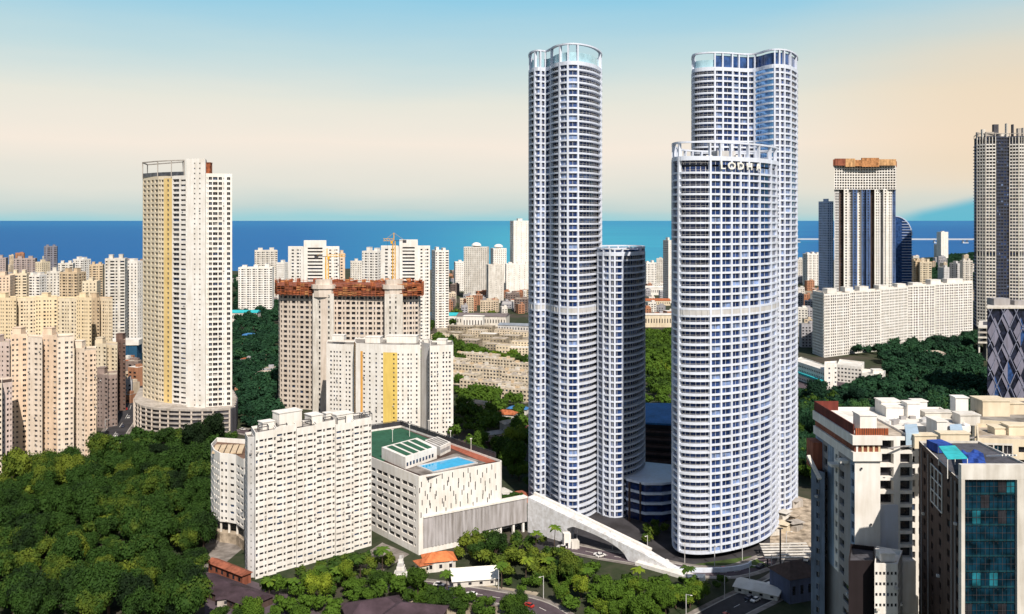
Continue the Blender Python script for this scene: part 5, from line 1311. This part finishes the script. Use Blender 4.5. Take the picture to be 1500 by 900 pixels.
patch('clearing', [(676,672),(690,648),(735,636),(770,632),(765,650),(720,664)], plaster('brown_earth', (.20,.14,.10), .3, streak=.05, scale=.1), .014)
# far small houses: each one a house
hm = [plaster('h_white', (.74,.72,.68), .12), plaster('h_cream', (.66,.55,.42), .15), plaster('h_grey', (.42,.42,.46), .15), plaster('h_rust', (.45,.22,.13), .2), plaster('h_brown', (.26,.20,.18), .2)]
def inside(p, poly):
    c = False; j = len(poly)-1
    for i in range(len(poly)):
        xi, yi = poly[i]; xj, yj = poly[j]
        if (yi > p[1]) != (yj > p[1]) and p[0] < (xj-xi)*(p[1]-yi)/(yj-yi)+xi: c = not c
        j = i
    return c
BB = []
def blocked(x, y, r=2.0):
    global BB
    if len(BB) != len(BASES):
        BB = [(min(p[0] for p in b), max(p[0] for p in b), min(p[1] for p in b), max(p[1] for p in b)) for b in BASES]
    for (x0, x1, y0, y1), poly in zip(BB, BASES):
        if x0-r < x < x1+r and y0-r < y < y1+r:
            if inside((x, y), poly): return True
            n = len(poly)
            for i in range(n):
                a = Vector(poly[i][:2]); b = Vector(poly[(i+1) % n][:2]); p = Vector((x, y)); ab = b-a
                t = max(0, min(1, (p-a).dot(ab)/max(ab.length_squared, 1e-6)))
                if (a+ab*t-p).length < r: return True
    return False
zones = [ # (px0,px1,py0,py1,count,hmin,hmax,group,label)
 (643, 776, 405, 462, 85, 8, 24, 'houses of the shore town behind the sheds', 'small house of the dense shore town behind the sheds'),
 (345, 420, 405, 455, 18, 6, 18, 'houses at the head of the shaded valley', 'small house at the head of the shaded valley'),
 (944, 985, 400, 470, 20, 8, 22, 'houses seen between the curved towers', 'small house seen in the gap between the curved towers'),
 (1168, 1210, 395, 520, 26, 8, 26, 'houses right of the white curved tower', 'small house in the strip right of the white curved tower'),
 (1335, 1428, 388, 412, 26, 10, 40, 'houses by the sea near the dark tower', 'small house or block by the sea near the dark tower'),
 (-10, 210, 396, 440, 40, 20, 55, 'blocks packed behind the left skyline', 'small block packed in behind the left skyline'),
 (168, 200, 480, 610, 22, 5, 16, 'houses along the street on the left', 'small dark house along the street left of the tall tower'),
 (345, 408, 475, 600, 10, 4, 8, 'cottages in the shaded valley', 'small cottage among dark trees of the shaded valley')]
for (x0, x1, y0, y1, n, h0_, h1_, grp, lab) in zones:
    k = 0; tries = 0
    while k < n and tries < n*12:
        tries += 1
        p = G(random.uniform(x0, x1), random.uniform(y0, y1)); s1, s2 = random.uniform(9, 22), random.uniform(8, 14)
        if y0 > 470: s1 *= .6; s2 *= .7
        if blocked(p.x, p.y, max(s1, s2)*.7): continue
        hgt = random.uniform(h0_, h1_); rot = random.uniform(-.5, .5); mt = random.choice(hm[:5] if 'dark' in lab or 'shore' in grp else hm[:4]); gm_ = G0
        m = MB(); m.box((p.x,p.y,0), s1, s2, hgt, rot); m.box((p.x+s1*.2,p.y,hgt), s1*.35, s2*.5, 2.2, rot); c, s_ = math.cos(rot), math.sin(rot)
        nfl = max(1, int(hgt/3.3)); nc = max(2, int(s1/3.6))
        for f_ in range(nfl):
            for i in range(nc):
                a = -s1/2+(i+.5)*s1/nc; cx_, cy_ = p.x+a*c+(s2/2+.04)*s_, p.y+a*s_-(s2/2+.04)*c
                m.box((cx_, cy_, f_*3.3+1), s1/nc*.5, .1, 1.5, rot, 1)
        m.box((p.x-s1*.0,p.y,hgt+.02), s1*.96, s2*.96, .12, rot, 2)
        tag(m.build('small_house', [mt, gm_, random.choice((ROOFB, ROOFG, TERRA, ROOFW, ROOFG))]), lab, 'house', grp)
        BASES.append([(p.x-s1*.4,p.y-s2*.4),(p.x+s1*.4,p.y-s2*.4),(p.x+s1*.4,p.y+s2*.4),(p.x-s1*.4,p.y+s2*.4)]); k += 1
# cars
def car(x, y, rot, mat, label):
    p = G(x, y); r = empty('parked_car', label, 'car', 'parked cars'); c, s_ = math.cos(rot), math.sin(rot)
    T_ = lambda a, b, z: Vector((p.x+a*c-b*s_, p.y+a*s_+b*c, z+.06))
    m = MB(); pr_ = [(-2.1,.35),(2.1,.35),(2.15,.8),(1.2,.95),(-1.9,1.0),(-2.15,.8)]
    l = [T_(a,-.88,z) for a, z in pr_]; q = [T_(a,.88,z) for a, z in pr_]; m.ngon(l); m.ngon(list(reversed(q)))
    for i in range(6): j = (i+1) % 6; m.quad(l[i], q[i], q[j], l[j])
    m.build('body', mat, r)
    m = MB(); b0 = [T_(a,b,.96) for a, b in ((-1.7,-.8),(1.1,-.8),(1.1,.8),(-1.7,.8))]; b1 = [T_(a,b,1.45) for a, b in ((-1.2,-.65),(.4,-.65),(.4,.65),(-1.2,.65))]
    for i in range(4): j = (i+1) % 4; m.quad(b0[i], b0[j], b1[j], b1[i], 1)
    m.ngon(b1, 0); m.build('cabin', [mat, G0], r)
    for a in (-1.3, 1.3):
        for b in (-.86, .86):
            m = MB(); n = 12; cc = T_(a, b, .33)
            for i in range(n):
                t0, t1_ = i/n*2*math.pi, (i+1)/n*2*math.pi; f_ = lambda t, o: T_(a+.33*math.cos(t), b+o, .33+.33*math.sin(t))
                m.quad(f_(t0,-.1), f_(t1_,-.1), f_(t1_,.1), f_(t0,.1)); m.ngon([f_(t0,-.1), T_(a,b-.1,.33), f_(t1_,-.1)]); m.ngon([f_(t1_,.1), T_(a,b+.1,.33), f_(t0,.1)])
            m.build('wheel', STEEL, r)
carW = plaster('car_white', (.8,.8,.8), .02, rough=.3); carD = plaster('car_dark', (.05,.06,.1), .05, rough=.3); carR = plaster('car_red', (.45,.04,.03), .05, rough=.3)
for x, y, rt, mt, lb in ((880,816,.6,carW,'white car in the shade under the arched wall'),(961,822,.1,carW,'left of two white cars by the base of the broad curved tower'),(972,824,.15,carW,'right of two white cars by the base of the broad curved tower'),
   (1098,878,.7,carD,'dark car on the road at the lower right'),(1150,853,.9,carW,'white car near the bend at the lower right'),(660,865,0,carD,'dark car on the front road below the white hall'),
   (480,842,.5,carW,'white car beside the foot of the white slab'),(1190,560,.3,carW,'white car in the institute yard'),(1200,565,.3,carR,'red car in the institute yard'),(1210,570,.3,carD,'dark car in the institute yard')): car(x, y, rt, mt, lb)
rr = random.Random(5); PIX = lambda v: (750+v.x/v.y*F, HZ+H*F/v.y)
RN = ['the front mauve road', 'the lower right road', 'the drive round the towers', 'the street left of the tall tower', 'the lane under the tall tower', 'the lane behind the pool building', 'the lane below the tenements']
for ri, q in enumerate(ROADS):
    L_ = 0; nxt = 5
    for i in range(len(q)-1):
        L_ += (q[i+1]-q[i]).length
        if L_ > nxt:
            nxt = L_+rr.uniform(11, 26); d_ = (q[i+1]-q[i]).normalized(); n_ = Vector((-d_.y, d_.x)); side = rr.choice((-1, 1)); v = q[i]+n_*2.2*side
            x_, y_ = PIX(v)
            if not (0 < x_ < 1500 and y_ < 905): continue
            k_ = rr.choice((0, 0, 1, 2, 3)); car(x_, y_, math.atan2(d_.y, d_.x)+(0 if side > 0 else math.pi), (carW, carD, carR, LGREY)[k_], ('white', 'dark', 'red', 'grey')[k_]+' car driving on '+RN[ri])
        if i % 5 == 2 and ri in (0, 1, 2, 3):
            d_ = (q[i+1]-q[i]).normalized(); n_ = Vector((-d_.y, d_.x)); v = q[i]+n_*6.6; r = empty('street_lamp', 'slim street lamp standing along '+RN[ri], 'street lamp', 'street lamps along the roads')
            m = MB(); m.beam((v.x,v.y,0),(v.x,v.y,8.5), .22); m.build('pole', LGREY, r); m = MB(); e_ = v-n_*2.2; m.beam((v.x,v.y,8.4),(e_.x,e_.y,8.8), .14); m.build('arm', LGREY, r)
            m = MB(); m.box((e_.x,e_.y,8.65), .7, .35, .16); m.build('lamp_head', WHITE, r)
# site works at the foot of the right curved tower
for k in range(9):
    p = G(1133+k % 3*16+random.uniform(-3,3), 745+k//3*17+random.uniform(-4,4)); r = MB(); s1 = random.uniform(3, 7)
    r.box((p.x,p.y,0), s1, s1*.7, random.uniform(1.5,3.2), random.random()); r.box((p.x,p.y,3.2), s1*1.1, s1*.8, .15, random.random()); 
    tag(r.build('site_cabin', [random.choice((WHITE2, CREAM, CONC, SAND))]), 'small site hut on the sandy ground behind the curved tower', 'hut', 'huts on the sandy building site')
p = G(1142, 822); r = empty('slatted_canopy', 'white slatted deck canopy beside the foot of the broad curved tower', 'canopy')
for k in range(6): m = MB(); m.beam((p.x-8+k*.4, p.y-7+k*3, 4), (p.x+12+k*.4, p.y-6+k*3, 4), 1.2, 0, .3); m.build('slat', WHITE2, r)
for a, b in ((-7,-7),(11,-6),(-6,8),(12,9)): m = MB(); m.beam((p.x+a,p.y+b,0),(p.x+a,p.y+b,4), .5); m.build('post', STEEL, r)
r = empty('lamp_mast', 'tall dark mast beside the slatted canopy', 'mast'); p = G(1143, 846); m = MB(); m.beam(p, p+Vector((0,0,19)), .5); m.build('pole', STEEL, r); m = MB(); m.box((p.x,p.y,19), 2, .5, .4); m.build('lamp', STEEL, r)
r = empty('retaining_wall', 'curved low white wall round the lawn below the broad curved tower', 'wall'); m = MB()
arcp = [G(1030+70*math.cos(t/10*math.pi), 828+11*math.sin(t/10*math.pi)) for t in range(11)]
for i in range(10): a, b = arcp[i], arcp[i+1]; m.beam((a.x,a.y,.9),(b.x,b.y,.9), .6, 0, 1.8)
m.build('wall', BLUEWHITE, r)
#==== TREES
def blob(rr, seed):
    return None
def crown_mesh(name, rad, hgt, nleaf, leaf, seed, lobes=11, trunk=4.5, mat=LEAF, dense=True):
    rnd = random.Random(seed); m = MB(); cs = []
    for i in range(lobes):
        a = rnd.uniform(0, 2*math.pi); r_ = rad*math.sqrt(rnd.random())*.68; z = trunk+hgt*(.30+.50*rnd.random())*(1-.35*(r_/rad)**2)
        cs.append((Vector((r_*math.cos(a), r_*math.sin(a), z)), rad*rnd.uniform(.30, .50)))
    cs.append((Vector((0,0,trunk+hgt*.55)), rad*.5))
    if dense:
        for c, r_ in cs:      # inner mass of each bough
            nu, nv = 6, 4; ph = rnd.random()*6
            def q(i, j): t = i/nu*2*math.pi+ph; v = (j/nv-.5)*math.pi; k = r_*.72*(1+.15*math.sin(i*2.3+j*1.7)); return c+Vector((k*math.cos(v)*math.cos(t), k*math.cos(v)*math.sin(t), k*.8*math.sin(v)))
            for i in range(nu):
                for j in range(nv): m.quad(q(i,j), q((i+1) % nu,j), q((i+1) % nu,j+1), q(i,j+1))
    for k in range(nleaf):
        c, r_ = cs[rnd.randrange(len(cs))]
        d = Vector((rnd.gauss(0,1), rnd.gauss(0,1), rnd.gauss(.35,1))).normalized()
        p = c+Vector((d.x, d.y, d.z*.85))*r_*rnd.uniform(.72, 1.12)
        n = (d+Vector((rnd.gauss(0,.6), rnd.gauss(0,.6), rnd.gauss(.2,.6)))).normalized()
        t = n.orthogonal().normalized(); t.rotate(Matrix.Rotation(rnd.random()*6.28, 3, n)); b = n.cross(t); s1, s2 = leaf*rnd.uniform(.5,1.1), leaf*rnd.uniform(.35,.8)
        m.quad(p-t*s1, p-b*s2, p+t*s1, p+b*s2)
    me = bpy.data.meshes.new(name); me.from_pydata(m.v, [], m.f); me.materials.append(mat); me.update(); return me, m
def trunk_mesh(seed, rad, trunk):
    rnd = random.Random(seed); m = MB(); n = 7
    def limb(a, b, r0, r1):
        a, b = Vector(a), Vector(b); d = (b-a).normalized(); x = d.orthogonal().normalized(); y = d.cross(x)
        for i in range(n):
            t0, t1_ = i/n*6.283, (i+1)/n*6.283; f = lambda p, r_, t: p+(x*math.cos(t)+y*math.sin(t))*r_
            m.quad(f(a,r0,t0), f(a,r0,t1_), f(b,r1,t1_), f(b,r1,t0))
    limb((0,0,-.2), (.2,.1,trunk), .42, .28)
    for k in range(4): a = k*1.57+rnd.random(); limb((.2,.1,trunk*.85), (math.cos(a)*rad*.5, math.sin(a)*rad*.5, trunk+2.5+rnd.random()), .2, .07)
    me = bpy.data.meshes.new('trunk'); me.from_pydata(m.v, [], m.f); me.materials.append(BARK); me.update(); return me, m
PROTO = {}
for kind, mat in (('forest', LEAF), ('lush', LEAF2), ('cool', LEAF3)):
    PROTO[kind] = [(crown_mesh('crown', 5.2+i*.35, 6.5+(i % 3), 3400, .42, i*7+hash(kind) % 1*0+len(kind), lobes=12+i, trunk=3.2, mat=mat), trunk_mesh(i, 5, 3.6)) for i in range(4)]
    PROTO[kind+'_low'] = [crown_mesh('crown', 5.4, 7, 420, 1.0, 100+i, lobes=9, trunk=2.6, mat=mat)[1] for i in range(3)]
spots = []
def plantable(p, r=3.2):
    if blocked(p.x, p.y, r): return False
    for q in ROADS:
        for c in q[::2]:
            if abs(c.x-p.x) < 7 and abs(c.y-p.y) < 7 and (c-p.xy).length < 6.8: return False
    return True
def fill(pxs, spacing, kind, smin, smax, group, label, r=3.0, ext=None):
    w = [G(x, y).xy for x, y in pxs]; poly = [tuple(v) for v in w]
    x0, x1 = min(v.x for v in w), max(v.x for v in w); y0, y1 = min(v.y for v in w), max(v.y for v in w)
    y = y0
    row = 0
    while y < y1:
        x = x0+(spacing/2 if row % 2 else 0)
        while x < x1:
            p = Vector((x+random.uniform(-.35,.35)*spacing, y+random.uniform(-.35,.35)*spacing, 0))
            if inside((p.x, p.y), poly) and plantable(p, r):
                spots.append((p, kind, random.uniform(smin, smax), group, label))
            x += spacing
        y += spacing*.87; row += 1
fill([(-60,930),(-40,715),(60,705),(135,678),(190,648),(345,646),(330,700),(306,760),(300,815),(330,870),(300,930)], 9.2, 'forest', .8, 1.3, 'trees of the forest at the left', 'green tree in the dense forest filling the lower left')
fill([(300,930),(345,874),(400,866),(560,858),(640,870),(640,930)], 6.5, 'lush', .4, .8, 'trees below the white slab', 'bushy tree below the foot of the white slab')
fill([(690,930),(740,890),(850,868),(960,868),(1030,870),(1050,890),(1010,930)], 7.5, 'lush', .6, .95, 'trees at the bottom centre', 'bright green tree in the grove at the bottom centre')
fill([(655,815),(700,800),(755,796),(820,822),(880,840),(860,856),(800,862),(735,850),(720,838)], 6.8, 'forest', .55, .85, 'trees before the ribbed wall', 'dark green tree before the ribbed wall')
fill([(400,862),(440,845),(560,815),(600,835),(560,856)], 6.5, 'forest', .4, .75, 'trees at the foot of the white slab', 'small tree at the foot of the white slab')
fill([(600,860),(640,858),(780,858),(760,890),(640,905),(600,895)], 6, 'lush', .3, .55, 'shrubs round the white hall', 'low green tree by the white hall')
fill([(800,838),(900,850),(1000,858),(1070,850),(1050,870),(900,866),(780,862)], 6, 'lush', .3, .5, 'shrubs along the sloping wall', 'small bright bush along the sloping wall')
fill([(1050,862),(1090,846),(1110,850),(1070,880)], 7, 'forest', .3, .5, 'shrubs at the lower right roadside', 'dark bush at the lower right roadside')
fill([(664,700),(664,565),(700,575),(775,600),(775,715),(740,700),(715,675)], 11.5, 'lush', .8, 1.25, 'trees behind the pool building', 'leafy tree in the wood behind the pool building')
fill([(770,720),(775,715),(806,738),(800,750),(775,745)], 7, 'lush', .6, .9, 'trees at the foot of the slender skyscraper', 'leafy tree at the foot of the slender skyscraper')
fill([(612,530),(640,500),(700,520),(775,535),(775,548),(700,530),(664,540)], 13, 'lush', 1.0, 1.5, 'trees between the tenement rows', 'leafy tree between the tenement rows')
fill([(615,505),(615,478),(690,482),(725,476),(728,466),(640,468)], 14, 'forest', 1.0, 1.5, 'trees by the turquoise shed', 'dark leafy tree by the turquoise roofed shed')
fill([(640,425),(660,405),(775,402),(775,420),(700,424)], 19, 'cool', 1.1, 1.6, 'trees behind the shore town', 'dark tree behind the shore town')
fill([(343,636),(343,500),(410,500),(410,636)], 12, 'cool', .9, 1.4, 'trees of the shaded valley', 'dark tree in the shaded valley left of the netted slab')
fill([(343,500),(343,408),(412,408),(412,500)], 19, 'cool', 1.1, 1.7, 'trees at the valley head', 'dark tree at the head of the shaded valley')
fill([(1168,700),(1168,580),(1240,585),(1300,540),(1290,525),(1430,500),(1445,560),(1445,640),(1300,640),(1200,720)], 12.5, 'cool', 1.0, 1.5, 'trees of the dark wooded slope', 'dark tree on the wooded slope below the cream slab')
fill([(1165,720),(1165,590),(1215,590),(1235,620),(1200,720)], 11, 'lush', .9, 1.3, 'trees right of the curved towers', 'leafy tree right of the white curved tower')
fill([(1200,525),(1205,515),(1300,500),(1430,490),(1430,505),(1300,522)], 14, 'cool', .9, 1.3, 'trees at the foot of the cream slab', 'dark tree at the foot of the cream slab block')
fill([(945,560),(945,492),(985,492),(985,600),(945,600)], 12, 'lush', .9, 1.3, 'trees between the curved towers', 'leafy tree seen between the curved towers')
fill([(1336,420),(1330,392),(1428,388),(1428,420)], 22, 'cool', 1.2, 1.8, 'trees by the sea near the dark tower', 'dark tree by the sea near the dark tower')
fill([(1350,388),(1395,377),(1428,374),(1428,388)], 28, 'cool', 1.3, 1.8, 'trees on the far headland', 'dark tree on the far headland')
fill([(800,845),(850,835),(900,842),(850,852)], 6, 'lush', .35, .55, 'bushes before the arched wall', 'low bush on the slope before the arched wall')
fill([(775,795),(780,772),(812,782),(838,800),(838,812)], 5.5, 'forest', .25, .42, 'bushes beside the gate kiosk', 'small rounded bush on the forecourt beside the gate kiosk')
fill([(985,838),(1000,826),(1035,832),(1030,840)], 6, 'lush', .35, .5, 'bushes at the base of the broad tower', 'bush at the base of the broad curved tower')
fill([(930,800),(945,760),(975,762),(975,800)], 8, 'forest', .4, .6, 'trees in the court between the towers', 'dark tree in the court between the curved towers')
fill([(560,905),(600,868),(790,876),(760,905)], 5.5, 'lush', .35, .6, 'bushes along the front mauve road', 'bright bush between the front mauve road and the bottom edge')
# vegetated ledge over the ribbed wall
for i in range(34):
    t = i/33; p = g0.lerp(g1, t)-nn*(3.2+random.random()*2)
    spots.append((Vector((p.x, p.y, 14.2)), 'forest', random.uniform(.22,.36), 'bushes on the terrace over the ribbed wall', 'small bush in the hedge along the terrace over the ribbed wall'))
print('tree spots', len(spots))
spots.sort(key=lambda s: s[0].y/s[2])
inds = [s for s in spots if s[0].y < 1500 and abs(s[0].x/s[0].y) < .60 and s[0].y > 300][:300]; idset = set(id(s) for s in inds)
for k, sp_ in enumerate(inds):
    p, kind, sc, grp, lab = sp_
    (cm, _), (tm, _) = random.choice(PROTO[kind])
    nm = 'bush' if sc < .5 else 'broadleaf_tree'
    r = bpy.data.objects.new(nm, None); COL.objects.link(r); r.location = p if p.z else (p.x, p.y, 0); r.rotation_euler = (0,0,random.uniform(0,6.28)); q = sc*random.uniform(.9,1.1)
    r.scale = (q*random.uniform(.8,1.15), q*random.uniform(.8,1.15), q*random.uniform(.65,1.6)); tag(r, lab, 'bush' if sc < .5 else 'tree', grp)
    c = bpy.data.objects.new('crown', cm); COL.objects.link(c); c.parent = r
    t = bpy.data.objects.new('trunk', tm); COL.objects.link(t); t.parent = r
def palm_parts(seed):
    rnd = random.Random(seed); t = MB(); n = 6; hgt = 9
    for k in range(6):
        z0_, z1_ = k*hgt/6, (k+1)*hgt/6; o0, o1 = .5*(z0_/hgt)**2, .5*(z1_/hgt)**2
        for i in range(n):
            a0_, a1_ = i/n*6.283, (i+1)/n*6.283; f = lambda a, o, z, q: (o+q*math.cos(a), q*math.sin(a), z)
            t.quad(f(a0_,o0,z0_,.24-.02*k), f(a1_,o0,z0_,.24-.02*k), f(a1_,o1,z1_,.22-.02*k), f(a0_,o1,z1_,.22-.02*k))
    c = MB()
    for k in range(15):
        a = k/15*6.283+rnd.uniform(-.15,.15); up = rnd.uniform(.1, .9); L = rnd.uniform(3.0, 3.9); prev = Vector((.5, 0, hgt)); d = Vector((math.cos(a), math.sin(a), up)).normalized(); sd_ = Vector((-math.sin(a), math.cos(a), 0))
        for j in range(5):
            nxt = prev+d*L/5; w0, w1 = .75*(1-(j/5-.35)**2*1.2), .75*(1-((j+1)/5-.35)**2*1.9); w1 = max(w1, .05)
            dr = Vector((0,0,-.35)); c.quad(prev, nxt, nxt+sd_*w1+dr*w1, prev+sd_*w0+dr*w0); c.quad(nxt, prev, prev-sd_*w0+dr*w0, nxt-sd_*w1+dr*w1)
            prev = nxt; d = (d+Vector((0,0,-.34))).normalized()
    out = []
    for mb_, nm_, mt_ in ((t, 'trunk', BARK), (c, 'fronds', LEAF2)):
        me = bpy.data.meshes.new(nm_); me.from_pydata(mb_.v, [], mb_.f); me.materials.append(mt_); me.update(); out.append(me)
    return out
PALM = [palm_parts(i) for i in range(3)]
for k, (x, y) in enumerate([(470,858),(492,866),(528,850),(560,842),(604,862),(655,872),(735,862),(770,858),(800,846),(862,866),(935,868),(1005,872),(430,878),(395,882),(785,812),(812,808)]):
    r = bpy.data.objects.new('palm_tree', None); COL.objects.link(r); r.location = G(x, y); r.rotation_euler = (0,0,k*1.7); r.scale = (1,1,.75+.12*(k % 4)); tag(r, 'thin palm with drooping fronds standing over the bushes in the foreground', 'palm tree', 'palms of the foreground')
    tm, cm = PALM[k % 3]
    for nm_, me in (('trunk', tm), ('fronds', cm)): o = bpy.data.objects.new(nm_, me); COL.objects.link(o); o.parent = r
rest = {}
for s in spots:
    if id(s) not in idset: rest.setdefault(s[1], []).append(s)
for kind, lst in rest.items():
    V_, F_ = [], []
    for p, _, sc, _, _ in lst:
        src = random.choice(PROTO[kind+'_low']); a = random.uniform(0, 6.28); ca, sa = math.cos(a)*sc, math.sin(a)*sc; sz = sc*random.uniform(.8,1.2); o = len(V_); zz = p.z if p.z > 1 else 0
        V_ += [(p.x+x*ca-y*sa, p.y+x*sa+y*ca, zz+z*sz) for x, y, z in src.v]; F_ += [tuple(t+o for t in f) for f in src.f]
    me = bpy.data.meshes.new('woodland'); me.from_pydata(V_, [], F_); me.materials.append({'forest': LEAF, 'lush': LEAF2, 'cool': LEAF3}[kind]); me.update()
    o = bpy.data.objects.new('woodland', me); COL.objects.link(o); o['kind'] = 'stuff'
    tag(o, {'forest': 'dark green treetops of the farther woods', 'lush': 'bright green treetops of the farther groves', 'cool': 'blue green, shade-coloured treetops of the shaded slopes and valley'}[kind], 'woodland')
    print(kind, len(lst), len(F_))
